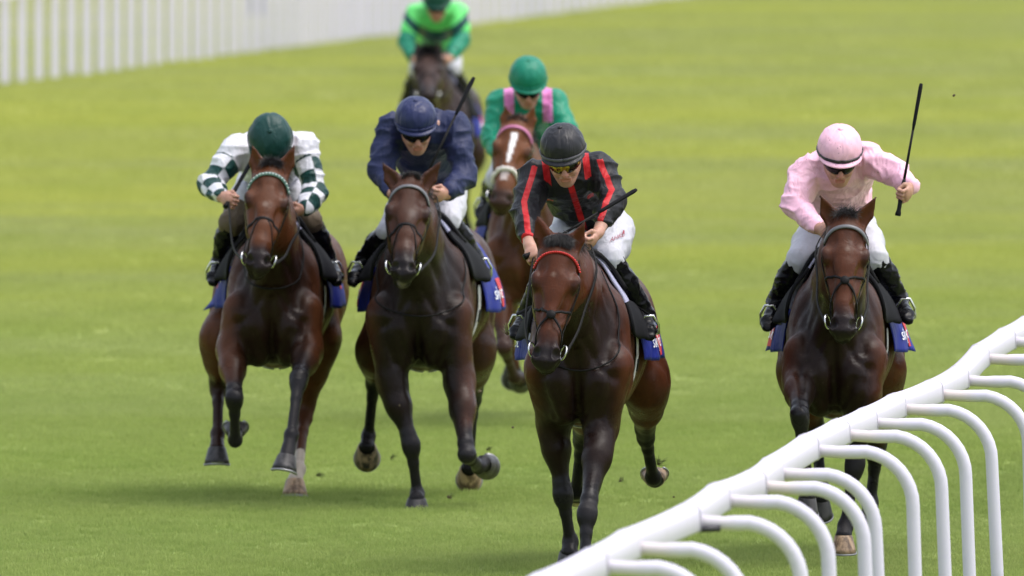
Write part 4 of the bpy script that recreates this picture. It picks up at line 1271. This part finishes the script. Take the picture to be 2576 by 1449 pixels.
def r0_(p, f, a):
    return np.stack([vnoise(p * f, 21), vnoise(p * f, 22), vnoise(p * f, 23)], 1) * a
def build_jockey(H, J):
    P = H['P']; bx = H['bx'] + V(0, .4, 0)
    pel = P(J['pel']); sh = [P(J['sh'][0]), P(J['sh'][1])]; el = [P(J['el'][0]), P(J['el'][1])]; wr = [P(J['wr'][0]), P(J['wr'][1])]; kk = [P(J['hand'][0]), P(J['hand'][1])]
    hips = [pel + V(-.09, -.02, -.03), pel + V(.09, -.02, -.03)]
    if 'hip' in J: hips = [P(J['hip'][0]) if J['hip'][0] else hips[0], P(J['hip'][1]) if J['hip'][1] else hips[1]]
    kn = [P(p) for p in J['kn']]; an = [P(p) for p in J['an']]; toe = [P(p) for p in J['toe']]
    root = empty("person", bx + V(0, 0, 1.0) * 0)
    root.location = (bx[0], bx[1], float(min(t[2] for t in toe)))
    base = V(*root.location)
    tag(root, J['label'], "jockey", "jockeys riding the finish")
    vx = J.get('vox', .007)
    # head frame
    hc = P(J['head']); pit, yaw, rol = (math.radians(x) for x in J.get('hrot', (35, 0, 0)))
    R = Matrix.Rotation(yaw, 3, 'Z') @ Matrix.Rotation(rol, 3, 'Y') @ Matrix.Rotation(pit, 3, 'X')
    R = np.array(R); u = R @ V(1, 0, 0); f = R @ V(0, -1, 0); w = R @ V(0, 0, 1)
    sc = J.get('hs', 1.0)
    def hd(a, b, c): return hc + sc * (u * a + f * b + w * c)
    midsh = lerp(sh[0], sh[1], .5)
    lat = unit(sh[1] - sh[0])
    neckb = midsh + V(0, .02, .03)
    # skin
    A = Sdf()
    A.ell(hd(0, -.012, .03), np.array((.076, .098, .095)) * sc, u=u, w=w, k=.02)
    A.ell(hd(0, .032, -.045), np.array((.061, .060, .078)) * sc, u=u, w=w, k=.03)
    A.ell(hd(0, .056, -.104), np.array((.032, .032, .026)) * sc, u=u, w=w, k=.03)
    A.seg(hd(-.045, .085, .012), hd(.045, .085, .012), .012, .012, k=.02)
    A.seg(hd(0, .096, .0), hd(0, .116, -.040), .010, .0155, k=.018)
    for s in (-1, 1):
        A.seg(hd(s * .052, .0, -.065), hd(s * .012, .055, -.108), .022, .02, k=.03)
        A.ell(hd(s * .040, .072, -.042), (.022, .02, .022), k=.02)
        A.ell(hd(s * .013, .105, -.044), (.009, .010, .008), k=.008)
        A.ell(hd(s * .032, .100, -.008), (.017, .012, .011), u=u, w=w, k=.012, op=-1)
        A.ell(hd(s * .071, -.012, -.032), (.009, .018, .026), u=u, w=w, k=.012)
    A.seg(hd(-.020, .092, -.071), hd(.020, .092, -.071), .008, .008, k=.012)
    A.seg(hd(-.017, .091, -.084), hd(.017, .091, -.084), .009, .009, k=.012)
    A.ell(hd(0, .104, -.0775), (.024, .012, .0028), u=u, w=w, k=.006, op=-1)
    A.seg(hd(0, -.03, -.05), neckb, .056, .048, k=.04)
    hv, hq = A.mesh(.005 if vx < .009 else .008, 1)
    Bd = Sdf()
    Bd.chain([pel, lerp(pel, midsh, .5), midsh, ], [(.12, .09), (.11, .085), (.13, .08)], k=.06)
    Bd.seg(neckb + V(0, 0, -.02), midsh + V(0, .06, -.04), .045, .06, k=.05)
    Bd.seg(sh[0], sh[1], .05, .05, k=.05)
    for i in (0, 1):
        Bd.chain([sh[i], el[i], lerp(el[i], wr[i], .9)], [.045, .04, .03], k=.03)
        Bd.chain([hips[i], kn[i], an[i], lerp(an[i], toe[i], .8)], [.07, .045, .020, .014], k=.04)
    bv, bq = Bd.mesh(.014, 1)
    pieces = [(hv, hq), (bv, bq)]; cen = []
    red0 = len(hv)
    for i in (0, 1):
        if J.get('nohand', (0, 0))[i]: cen.append(kk[i]); continue
        Hs = Sdf()
        Hs.seg(lerp(wr[i], el[i], J.get('fore', (.25, .25))[i]), wr[i], (.036, .034), (.028, .023), k=.02)
        c = grip(Hs, wr[i], kk[i], V(*J['axis'][i]), J.get('flip', (1, 1))[i])
        cen.append(c)
        pieces.append(Hs.mesh(.0035 if vx < .009 else .006, 1))
    sv, sq = join(pieces)
    red = np.zeros(len(sv))
    nose = np.linalg.norm(sv - hd(0, .112, -.04), axis=1); red = np.maximum(red, .45 * (1 - sstep(nose, .015, .035)))
    lips = segdist(sv, hd(-.02, .1, -.077), hd(.02, .1, -.077))[0]; red = np.maximum(red, .6 * (1 - sstep(lips, .008, .015)))
    part("body", sv, sq, SKIN, root, True, {"red": red}, base)
    # racing silks
    Jk = Sdf()
    back = V(0, .05, .015)
    Jk.seg(pel + V(0, -.08, .02), lerp(pel, midsh, .45), (.150, .115), (.155, .125), u=lat, k=.05)
    Jk.seg(lerp(pel, midsh, .45), lerp(pel, midsh, .82) + back, (.155, .125), (.175, .135), u=lat, k=.05)
    Jk.seg(lerp(pel, midsh, .82) + back, midsh + V(0, .03, -.02), (.175, .135), (.13, .11), u=lat, k=.05)
    Jk.seg(midsh + V(0, .05, .0), neckb + unit(hc - neckb) * .01, .105, .068, k=.05)
    for i in (0, 1):
        s = -1 if i == 0 else 1
        c0 = lerp(midsh, sh[i], .45) + V(0, .04, -.01)
        Jk.seg(c0, sh[i], .098, .080, k=.06)
        Jk.seg(sh[i], lerp(sh[i], el[i], .5), .078, .070, k=.04)
        Jk.seg(lerp(sh[i], el[i], .5), el[i], .070, .062, k=.03)
        ce = lerp(wr[i], el[i], J.get('cuff', (.12, .12))[i])
        Jk.seg(el[i], lerp(el[i], ce, .6), .062, .056, k=.03)
        Jk.seg(lerp(el[i], ce, .6), ce, .055, .043, k=.02)
        Jk.seg(ce, lerp(ce, wr[i], .12), .041, .041, k=.008)
    jv, jq = Jk.mesh(vx, 1)
    N = vnormals(jv, jq)
    # folds: ridges that run round the sleeves and across the back
    r1 = vnoise((jv + 7) * V(10, 8, 14) + r0_(jv, 5, 1.2), 2); r2 = vnoise((jv + 3) * V(24, 18, 34) + r0_(jv, 9, 1.0), 4); r3 = vnoise((jv + 1.5) * V(7, 6, 8), 9)
    ridge = 1 - np.abs(2 * r1 - 1); ridge2 = 1 - np.abs(2 * r2 - 1)
    jv = jv + N * (.015 * (ridge ** 3 - .3) + .0035 * (ridge2 ** 3 - .3) + .014 * (r3 - .5))[:, None] * J.get('fold', 1.0)
    at_ = {}
    geo = dict(sh=sh, el=el, wr=wr, mid=midsh, lat=lat, pel=pel, v=jv, neck=neckb, u=u)
    for k_, fn in J.get('masks', {}).items(): at_[k_] = fn(geo)
    part("silks", jv, jq, J['silk'], root, True, at_, base)
    # breeches
    Br = Sdf()
    Br.ell(pel + V(0, .02, -.01), (.165, .15, .125), u=lat, w=(0, .3, 1), k=.05)
    for i in (0, 1):
        Br.seg(hips[i], lerp(hips[i], kn[i], .5), (.105, .11), (.092, .10), k=.05)
        Br.seg(lerp(hips[i], kn[i], .5), kn[i], (.092, .10), (.066, .07), k=.03)
        Br.seg(kn[i], lerp(kn[i], an[i], .10), .063, .058, k=.03)
    br_v, br_q = Br.mesh(vx + .001, 1)
    N = vnormals(br_v, br_q); r1 = vnoise(br_v * V(22, 18, 20), 6)
    br_v = br_v + N * (.006 * ((1 - np.abs(2 * r1 - 1)) ** 2 - .4))[:, None]
    kd = np.minimum(np.linalg.norm(br_v - kn[0], axis=1), np.linalg.norm(br_v - kn[1], axis=1))
    brp = part("breeches", br_v, br_q, J.get('breech', BREECH), root, True, {"knee": .15 - kd}, base)
    # boots
    for i in (0, 1):
        Bt = Sdf(); dn = unit(toe[i] - an[i]); sd = unit(np.cross(dn, V(0, 0, 1)))
        Bt.seg(lerp(kn[i], an[i], J.get('bt', .06)), lerp(kn[i], an[i], .45), (.066, .068), (.060, .064), k=.02)
        Bt.seg(lerp(kn[i], an[i], .45), an[i], (.060, .064), (.042, .045), k=.03)
        Bt.ell(an[i] - dn * .02 + V(0, 0, -.03), (.036, .045, .038), u=sd, w=(0, 0, 1), k=.03)
        Bt.seg(an[i] + V(0, 0, -.02), lerp(an[i], toe[i], .75), (.036, .036), (.041, .030), u=sd, k=.03)
        Bt.seg(lerp(an[i], toe[i], .75), toe[i], (.041, .030), (.030, .020), u=sd, k=.02)
        b_v, b_q = Bt.mesh(vx, 1); N = vnormals(b_v, b_q); r1 = vnoise(b_v * V(26, 22, 30), 8)
        b_v = b_v + N * (.007 * ((1 - np.abs(2 * r1 - 1)) ** 2 - .4))[:, None]
        part("boot", b_v, b_q, J.get('boot', BOOT), root, True, None, base)
        # stirrup iron and leather belong to the saddle
        c = lerp(an[i], toe[i], .62); ax = unit(np.cross(dn, V(0, 0, 1))); upv = unit(np.cross(ax, dn)); 
        if upv[2] < 0: upv = -upv
        loop = [c - ax * .055 - upv * .035, c - ax * .050 + upv * .02, c - ax * .02 + upv * .075, c + ax * .02 + upv * .075, c + ax * .050 + upv * .02, c + ax * .055 - upv * .035, c - ax * .055 - upv * .035]
        mb = MB(); mb.tube(loop, .007, 8, True); st = mb.build("stirrup_iron", STEEL, H['sroot'], H['sb'])
        s = -1 if i == 0 else 1
        top = c + upv * .08; sad = H['T'](s * .22, .80, 1.36)
        mb = MB(); mb.ribbon(spline([top, lerp(top, sad, .5), sad], 8), [V(s, -.3, .2)] * 8, .022, .004); mb.build("stirrup_leather", LEATHER, H['sroot'], H['sb'])
    # skull cap under a silk
    ch = hd(0, -.010, .056); rr = np.array(J.get('cap', (.114, .138, .112))) * sc
    rows = []; nt, np_ = 48, 18
    rw = np.random.default_rng(int(abs(hc[0]) * 100) + 5)
    for j in range(np_):
        row = []
        for i in range(nt):
            th = 2 * math.pi * i / nt
            phm = math.radians(93 + 14 * (.5 - .5 * math.cos(th)))
            ph = phm * j / (np_ - 1)
            seam = ((math.degrees(th) + 30) % 60) - 30
            rad = 1 - .022 * math.exp(-(seam / 4.5) ** 2) * math.sin(min(ph * 1.3, math.pi)) 
            rad += .008 * math.sin(th * 7 + ph * 5) * math.sin(ph) + .006 * math.sin(th * 13 - ph * 9) * math.sin(ph)
            rad *= 1 + .045 * math.sin(2 * min(ph, math.pi / 2)) ** 2
            row.append(ch + rad * (u * rr[0] * math.sin(ph) * math.sin(th) + f * rr[1] * math.sin(ph) * math.cos(th) + w * rr[2] * math.cos(ph)))
        rows.append(row + [row[0]])
    G = np.array(rows)
    mb = MB(); mb.sheet(G, None); cap = mb.build("cap", J['capm'], root, base)
    mb = MB(); mb.add(*uv_ball(ch + w * rr[2], (.014, .014, .008), u, w)); mb.build("cap_button", J['capm'], cap, base)
    # band round the rim
    edge = [lerp(G[-1, i], G[-3, i], .2) for i in range(nt + 1)]
    outn = [unit(p - ch) for p in edge]
    mb = MB(); mb.ribbon([p + n * .002 for p, n in zip(edge, outn)], outn, .020, .005); mb.build("cap_band", J.get('bandm', J['capm']), cap, base)
    pk = []
    for a_ in np.linspace(-68, 68, 25):
        th = math.radians(a_); k_ = math.cos(math.radians(a_ * 90 / 68)) ** .7
        p0 = ch + u * rr[0] * math.sin(th) * .985 + f * rr[1] * math.cos(th) * .985 - w * (.012 * sc)
        dv = unit(u * math.sin(th) + f * math.cos(th))
        pk.append([p0, p0 + dv * .012 * k_ - w * .003, p0 + dv * .024 * k_ - w * .008, p0 + dv * .030 * k_ - w * .012])
    mb = MB(); mb.sheet(np.array(pk), .005); mb.build("cap_peak", J.get('peakm', J['capm']), cap, base)
    # goggles
    g = []
    for a_ in np.linspace(-72, 72, 25):
        th = math.radians(a_); row = []
        nose_up = .022 * math.exp(-(a_ / 9) ** 2)
        for c_ in np.linspace(0, 1, 6):
            hh = -.034 + nose_up + (.060 - nose_up) * c_
            hh *= 1 - .25 * (abs(a_) / 72) ** 2
            bul = .006 * math.sin(math.pi * c_)
            row.append(hd(math.sin(th) * (.080 + bul), math.cos(th) * (.112 + bul) - .002, hh + .004))
        g.append(row)
    mb = MB(); mb.sheet(np.array(g)[::-1], .004); gl = mb.build("goggles", J.get('lens', LENS), root, base)
    rim = np.array(g); loop = list(rim[:, 0]) + list(rim[-1, 1:]) + list(rim[::-1, -1][1:]) + list(rim[0, ::-1][1:])
    mb = MB(); mb.tube(loop, .0042, 6, False); mb.build("goggle_frame", GOGGLE, gl, base)
    H['jroot'] = root; J.update(hipR=hips[1], brp=brp, cen=cen, hd=hd, base=base, root=root, brv=br_v, Br=Br)
    return J

def breeches_print(J, H, word, x0, y0, ang, size_px, emblem):
    """red lettering down the thigh"""
    ca, sa = math.cos(ang), math.sin(ang)
    v, f = text_mesh(word, 1.0)
    m_per = size_px
    def lay(pts):
        W_ = np.array([H['P']((x0 + (x * ca) * m_per + y * m_per * .25, y0 - (x * sa + y) * m_per, .9)) for x, y in pts])
        o = W_.copy(); o[:, 1] = J['hipR'][1] - .02
        d = np.tile(V(.0, -1, 0), (len(o), 1))
        return J['Br'].march(o, d, .010, .4)
    mb = MB(); mb.add(lay(v[:, :2]), f); mb.build("lettering", PRINT_MAROON, J['brp'], J['base'], False)
    ev = np.array(emblem); mb = MB(); mb.add(lay(ev), [tuple(range(len(ev)))]); mb.build("emblem", PRINT_MAROON, J['brp'], J['base'], False)

def build_whip(H, a, b, label, thick=1.0):
    """a = butt end, b = padded tip"""
    a = H['P'](a); b = H['P'](b); d = unit(b - a); L = np.linalg.norm(b - a)
    root = empty("riding_whip", a)
    tag(root, label, "whip", "riding whips")
    mb = MB(); mb.tube([a, a + d * .012, a + d * .03, a + d * .17, a + d * .19], [.015 * thick, .016 * thick, .0115 * thick, .0115 * thick, .008 * thick], 10); mb.build("handle", LEATHER, root, a)
    mb = MB(); mb.tube([a + d * .18, a + d * (L - .22)], [.0075 * thick, .006 * thick], 8); mb.build("shaft", LEATHER, root, a)
    mb = MB(); mb.tube([a + d * (L - .24), a + d * (L - .21), a + d * (L - .02), b], [.008 * thick, .0125 * thick, .0145 * thick, .011 * thick], 10, True, .75); mb.build("padded_tip", FLAP, root, a)
    return root
# ------------------------------------------------------------------ patterns of the silks (cloth colours, positive inside the pattern)
def arm_coords(g, i):
    v = g['v']
    d1, t1 = segdist(v, g['sh'][i], g['el'][i]); d2, t2 = segdist(v, g['el'][i], g['wr'][i])
    L1 = np.linalg.norm(g['el'][i] - g['sh'][i]); L2 = np.linalg.norm(g['wr'][i] - g['el'][i])
    use2 = d2 < d1
    ln = np.where(use2, L1 + t2 * L2, t1 * L1); d = np.where(use2, d2, d1)
    ax = unit(g['wr'][i] - g['sh'][i]); fr = V(0, -1, .15); fr = unit(fr - ax * np.dot(fr, ax)); sdv = np.cross(ax, fr)
    near = np.where(use2[:, None], g['el'][i] + t2[:, None] * (g['wr'][i] - g['el'][i]), g['sh'][i] + t1[:, None] * (g['el'][i] - g['sh'][i]))
    r = v - near
    return ln, d, r @ sdv, r @ fr, L1, L2
def m_check(g):
    out = np.full(len(g['v']), -1.0)
    for i in (0, 1):
        ln, d, sd, fr, L1, L2 = arm_coords(g, i)
        ang = np.arctan2(sd, fr)
        m = np.sin(math.pi * (ln - .02) / .078) * np.sin(ang * 2.0 + .6) * .03
        out = np.maximum(out, np.where((d < .125) & (ln > .085), m, -1))
    return out
def m_red(g):
    v = g['v']; out = np.full(len(v), -1.0)
    for i in (0, 1):
        ln, d, sd, fr, L1, L2 = arm_coords(g, i)
        st = np.where((d < .100) & (fr > 0) & (ln > .005), .0145 - np.abs(sd - .004), -1)
        cf = np.where(d < .068, ln - (L1 + L2 * .80), -1)
        r = np.linalg.norm(v - (g['sh'][i] + (g['mid'] - g['sh'][i]) * .28), axis=1)
        s = -1 if i == 0 else 1
        rel = (v - lerp(g['sh'][i], g['mid'], .30)) @ g['lat'] * s
        ring = np.where((np.linalg.norm(v - g['sh'][i], axis=1) < .17) & (ln < .06), .017 - np.abs(rel + .012), -1)
        out = np.maximum(out, np.maximum(st, np.maximum(cf, ring)))
    x = (v - g['mid']) @ g['lat']
    out = np.maximum(out, np.where((v[:, 2] < g['mid'][2] + .02) & (np.abs(x) < .1), .016 - np.abs(x - .0 - (g['mid'][2] - v[:, 2]) * .18), -1))
    return out
def m_braces(g):
    v = g['v']; x = (v - g['mid']) @ g['lat']
    top = (v[:, 2] > g['mid'][2] - .12)
    return np.where(top, .030 - np.abs(np.abs(x) - .118), -1)
def m_band(g):
    v = g['v']; x = (v - g['mid']) @ g['lat']
    z = v[:, 2] - g['mid'][2]
    b = .046 - np.abs(z + .19 - x * x * 2.6)
    return np.where(np.abs(x) < .34, b, -1)
def m_lower(g):
    out = np.full(len(g['v']), -1.0)
    for i in (0, 1):
        ln, d, sd, fr, L1, L2 = arm_coords(g, i)
        out = np.maximum(out, np.where(d < .12, ln - L1 * .80, -1))
    return out
SILK_CHECK = silk("white_silk_green_checks", (.60, .60, .65), [("m1", (.005, .036, .032))], mud=.35)
CAP_GREEN = silk("dark_green_cap_silk", (.006, .040, .036), rough=.45, wr=.4)
SILK_NAVY = silk("navy_silk", (.015, .021, .066), rough=.55, wr=.3)
CAP_NAVY = silk("navy_cap_silk", (.016, .022, .075), rough=.36, wr=.4)
SILK_BLACK = silk("black_silk_red_stripes", (.010, .010, .013), [("m1", (.40, .010, .014))], rough=.5, wr=.35)
CAP_BLACK = silk("charcoal_cap_silk", (.016, .016, .020), rough=.42, wr=.4)
BAND_GREY = silk("grey_band_silk", (.07, .07, .08), rough=.35, wr=.2)
SILK_PINK = silk("pink_silk", (.80, .46, .58), mud=.9, wr=.5)
CAP_PINK = silk("pink_cap_silk", (.80, .46, .58), mud=1.1, wr=.4)
SILK_EMERALD = silk("emerald_silk_pink_braces", (.006, .20, .115), [("m1", (.62, .20, .48))], wr=.45)
CAP_EMERALD = silk("emerald_cap_silk", (.006, .17, .105), wr=.4)
SILK_LIME = silk("lime_silk_green_band", (.13, .66, .17), [("m2", (.008, .17, .10)), ("m1", (.004, .05, .045))], wr=.4)
CAP_BOTTLE = silk("bottle_green_cap_silk", (.006, .06, .045), wr=.4)
BREECH_BROWN = silk("white_breeches_khaki_knees", (.46, .46, .51), [("knee", (.085, .062, .04))], mud=.3, rough=.6, wr=.35)

JOCKEYS = [
 dict(label="person in white silks with dark green checked sleeves, head bowed behind the horse's ears",
      head=(680, 357, .36), hrot=(72, 0, 0), cap=(.121, .138, .118), sh=((596, 380, .55), (762, 372, .55)), el=((528, 464, .42), (793, 480, .42)), wr=((556, 494, .20), (766, 527, .22)),
      hand=((578, 505, .14), (730, 537, .18)), axis=((.5, -.3, .8), (.4, -.4, .6)), flip=(1, -1), fore=(.2, .2),
      pel=(684, 448, 1.15), kn=((582, 562, .78), (779, 558, .78)), an=((552, 652, .94), (828, 652, .94)), toe=((536, 712, .70), (848, 712, .70)),
      silk=SILK_CHECK, masks=dict(m1=m_check), capm=CAP_GREEN, breech=BREECH_BROWN),
 dict(label="person in plain navy silks and navy cap with whip pointing up over the shoulder",
      head=(1047, 322, .40), hrot=(28, 4, -3), sh=((986, 325, .55), (1142, 322, .55)), el=((958, 436, .44), (1170, 442, .44)), wr=((990, 487, .20), (1125, 489, .24)),
      hand=((1022, 492, .12), (1098, 493, .16)), axis=((.4, -.2, .9), (.25, -.3, .9)), flip=(1, -1), fore=(.2, .2),
      pel=(1078, 450, 1.25), hip=((1046, 486, 1.2), (1128, 482, 1.2)), kn=((980, 584, .80), (1128, 560, .80)), an=((914, 648, .94), (1198, 648, .94)), toe=((888, 714, .68), (1222, 702, .70)),
      silk=SILK_NAVY, capm=CAP_NAVY, bandm=CAP_NAVY),
 dict(label="person in black silks with red sleeve stripes and amber goggles on the leading horse",
      head=(1419, 396, .42), hrot=(28, -4, -6), sh=((1346, 448, .58), (1508, 428, .58)), el=((1318, 535, .40), (1542, 500, .46)), wr=((1333, 618, .12), (1503, 588, .18)),
      hand=((1341, 642, .06), (1484, 614, .10)), axis=((.86, 0, .5), (.3, -.3, .8)), flip=(1, -1), fore=(.42, .42), cuff=(.30, .34),
      pel=(1490, 545, 1.22), hip=(None, (1545, 580, 1.15)), kn=((1392, 660, .80), (1532, 652, .70)), an=((1322, 790, 1.0), (1626, 790, .84)), toe=((1296, 846, .82), (1634, 846, .68)),
      silk=SILK_BLACK, masks=dict(m1=m_red), capm=CAP_BLACK, bandm=BAND_GREY, lens=LENS_AMBER),
 dict(label="person in mud-flecked pink silks with one arm out to the side holding a whip",
      head=(2112, 398, .40), hrot=(30, 3, 0), sh=((2030, 436, .55), (2182, 404, .55)), el=((1998, 516, .42), (2250, 436, .42)), wr=((2058, 574, .18), (2292, 470, .22)),
      hand=((2084, 584, .10), (2280, 492, .16)), axis=((.3, -.3, .8), (.18, 0, 1)), flip=(1, -1), fore=(.2, .2), cuff=(.12, .10),
      pel=(2110, 560, 1.22), kn=((2012, 655, .80), (2200, 650, .80)), an=((1950, 758, .92), (2264, 750, .92)), toe=((1930, 826, .68), (2284, 806, .68)),
      silk=SILK_PINK, capm=CAP_PINK, bandm=GOGGLE),
 dict(label="person in emerald green silks with pink braces, behind the black-and-red rider", vox=.010,
      head=(1328, 214, .40), hrot=(32, 3, 0), cap=(.116, .138, .120), sh=((1262, 262, .55), (1396, 258, .55)), el=((1236, 345, .42), (1426, 335, .42)), wr=((1262, 398, .18), (1400, 400, .18)),
      hand=((1280, 410, .12), (1378, 410, .12)), axis=((.3, -.3, .8), (.3, -.3, .8)), flip=(1, -1),
      pel=(1335, 370, 1.22), kn=((1250, 450, .80), (1415, 450, .80)), an=((1226, 495, 1.08), (1445, 500, 1.08)), toe=((1206, 545, .86), (1460, 545, .9)),
      silk=SILK_EMERALD, masks=dict(m1=m_braces), capm=CAP_EMERALD),
 dict(label="person in lime green silks with a dark green band, farthest back in the race", vox=.012,
      head=(1099, 9, .42), hrot=(28, 3, 0), sh=((1046, 36, .56), (1150, 32, .56)), el=((1022, 104, .44), (1160, 102, .44)), wr=((1040, 146, .2), (1132, 147, .2)),
      hand=((1052, 156, .12), (1120, 157, .12)), axis=((.3, -.3, .8), (.3, -.3, .8)), flip=(1, -1),
      pel=(1098, 128, 1.22), kn=((1052, 178, .74), (1138, 176, .74)), an=((1020, 255, 1.08), (1182, 258, 1.08)), toe=((1010, 300, .9), (1194, 312, .9)),
      silk=SILK_LIME, masks=dict(m1=m_band, m2=m_lower), capm=CAP_BOTTLE),
]
BEAD_A = plain("pale_stone", (.55, .62, .60), .2, var=.1); BEAD_B = plain("green_stone", (.10, .19, .17), .2, var=.1); BEAD_R = plain("red_bead", (.5, .015, .015), .4, var=.2)
GREY_BAND = plain("grey_strap", (.10, .10, .11), .4, var=.3); PINK_BAND = plain("pink_strap", (.42, .13, .26), .5, var=.2)
RED_BAND = plain("red_strap", (.30, .01, .012), .5, var=.2); FLEECE = plain("white_sheepskin", (.62, .58, .55), .95, var=.25, scale=40, bump=.6)
TACK = [
 dict(label="black bridle with pale beaded browband on the leftmost horse", brow=BEAD_B, bw=.020, beads=34, br=.0048, beadm=[BEAD_A, BEAD_B], noseband='band', nose_t=.55, hands=((576, 506, .14), (744, 535, .14)), neck=(1.20, .30, 0), rein=RUBBER_REIN, flare=.02,
      cloth_label="blue saddle cloth with a red corner panel on the leftmost horse", saddle_label="black racing saddle with hanging girth on the leftmost horse", tb=84, q_red=1.0, flare_c=.05),
 dict(label="black bridle with plain grey browband on the horse under the navy rider", brow=GREY_BAND, noseband='band', nose_t=.52, nosem=LEATHER, hands=((1024, 494, .12), (1098, 495, .16)), neck=(1.06, .26, 0),
      cloth_label="blue saddle cloth with red and white print beneath the navy jockey", saddle_label="black racing saddle beneath the navy jockey"),
 dict(label="black bridle with red beaded browband and crossed noseband on the leading horse", brow=RED_BAND, bw=.012, beads=28, br=.0055, beadm=[BEAD_R], padl=84, padr=76, flapt0=46, flapth=84, flapoff=.07, flapq=(.46, .80), noseband='cross', nose_t=.62, hands=((1342, 644, .06), (1486, 616, .10)), neck=(1.04, .42, 0), flare=.03,
      cloth_label="blue saddle cloth with red print beneath the black-and-red jockey", saddle_label="black racing saddle with grey girth beneath the black-and-red jockey"),
 dict(label="black bridle with dark browband and crossed noseband on the rightmost horse", brow=GREY_BAND, noseband='cross', nose_t=.57, hands=((2082, 588, .10), (2150, 600, .12)),
      cloth_label="blue saddle cloth with white and red lettering beneath the pink jockey", saddle_label="black racing saddle with broad flaps beneath the pink jockey"),
 dict(label="bridle with pink browband and white sheepskin noseband on the chestnut horse", brow=PINK_BAND, noseband='roll', nosem=FLEECE, nose_t=.62, hands=((1282, 412, .12), (1376, 412, .12)),
      cloth_label="blue saddle cloth beneath the emerald green jockey, mostly hidden", saddle_label="black racing saddle beneath the emerald green jockey, mostly hidden"),
 dict(label="black bridle on the dark horse farthest back", brow=LEATHER, noseband='band', hands=((1054, 158, .12), (1118, 159, .12)),
      cloth_label="blue saddle cloth with red corner on the horse farthest back", saddle_label="black racing saddle beneath the lime green jockey"),
]
for H in HORSES: pass
def build_all(sel=None):
    for i, (H, J, B) in enumerate(zip(HORSES, JOCKEYS, TACK)):
        if sel is not None and i not in sel: continue
        build_horse(H)
        build_bridle(H, {**B, 'flare': B.get('flare', .05)})
        Bs = {k: v for k, v in B.items() if k != 'flare'}
        Bs['flare'] = B.get('flare_c', .07)
        build_saddle(H, Bs)
        build_jockey(H, J)
    def want(i): return sel is None or i in sel
    if want(2): breeches_print(JOCKEYS[2], HORSES[2], "AHRL", 1533, 606, math.radians(20), 15.5, [(2.05, .55), (2.35, .40), (2.62, -.15), (2.42, .75), (2.28, 1.05), (2.12, 1.1)])
    if want(0): build_whip(HORSES[0], (566, 522, .12), (640, 392, .30), "black riding whip gripped in the fist of the checked-sleeve jockey, tip behind the horse's head")
    if want(1): build_whip(HORSES[1], (1030, 528, .06), (1192, 195, .34), "black riding whip pointing steeply up past the navy jockey's shoulder")
    if want(2): build_whip(HORSES[2], (1318, 648, .05), (1601, 477, .30), "black riding whip slanting up to the right across the black-and-red jockey's arm")
    if want(3): build_whip(HORSES[3], (2258.5, 543, .16), (2317.5, 210, .22), "long black riding whip held upright in the pink jockey's outstretched hand")
build_all()
# ------------------------------------------------------------------ turf kicked up by the hooves
SOIL = plain("clod_soil", (.09, .065, .035), .95, var=.5, scale=60, bump=.6)
def clod(px, py, d, r, label, green=0, z=None, seed=0):
    c = at(px, py, d) if z is None else onground(px, py, z)
    g = np.random.default_rng(seed)
    v, f = uv_ball(V(0, 0, 0), (r, r * .8, r * .7), V(1, 0, 0), unit(g.normal(0, 1, 3)), 10, 7)
    v = np.array(v); v = v * (1 + .55 * (vnoise(v / r * 1.3 + 50 + seed, seed) - .5))[:, None]
    o = empty("turf_clod", c); tag(o, label, "turf clod", "turf clods kicked up by the hooves")
    part("soil", v + c, f, SOIL, o, True, None, c)
    if green:
        hair_patch("grass_blades", [c, c + V(.01, 0, .005)], [V(.5, 0, .8), V(-.5, 0, .8)], green, BLADE_CLOD, o, c, 26, .0022, .2, .55, seed=seed, curl=.4)
BLADE_CLOD = plain("clod_grass", (.16, .2, .05), .7, var=.4)
clod(1130, 1250, 84.0, .014, "brown turf clod in the air between the navy jockey's horse's hooves", .03, seed=1)
clod(1657, 1167, 79.6, .010, "grass-tipped clod flying off the leading horse's raised hind hoof", .045, seed=2)
clod(1276, 838, 78.9, .012, "yellow-green grass clump flying beside the leading rider's foot", .06, seed=3)
clod(2400, 240, 79.0, .008, "tiny dark clod high in the air to the right of the upright whip", 0, seed=4)
clod(1695, 1250, 78.5, .006, "tiny dark clod below the leading horse's raised hind hoof", 0, seed=5)
clod(1206, 985, 84.2, .011, "small clod in the air just right of the dark bay's hind leg", 0, seed=6)
clod(1290, 1075, 82.0, .008, "small clod in the air left of the leading horse's chest", 0, seed=7)
clod(1005, 1020, 84.4, .006, "tiny dark clod framed between the dark bay's legs", 0, seed=8)
clod(1226, 1130, 84.9, .007, "tiny clod above the dark bay's folded foreleg", .02, seed=11)
clod(985, 1152, 86.4, .008, "small clod just right of the dark bay's left hind hoof", .02, seed=12)
clod(800, 1196, 86.0, .009, "small grassy clod in the air right of the leftmost horse's white-socked leg", .03, seed=13)
clod(1560, 1210, 79.9, .007, "tiny clod between the leading horse's front and hind hooves", .02, seed=14)
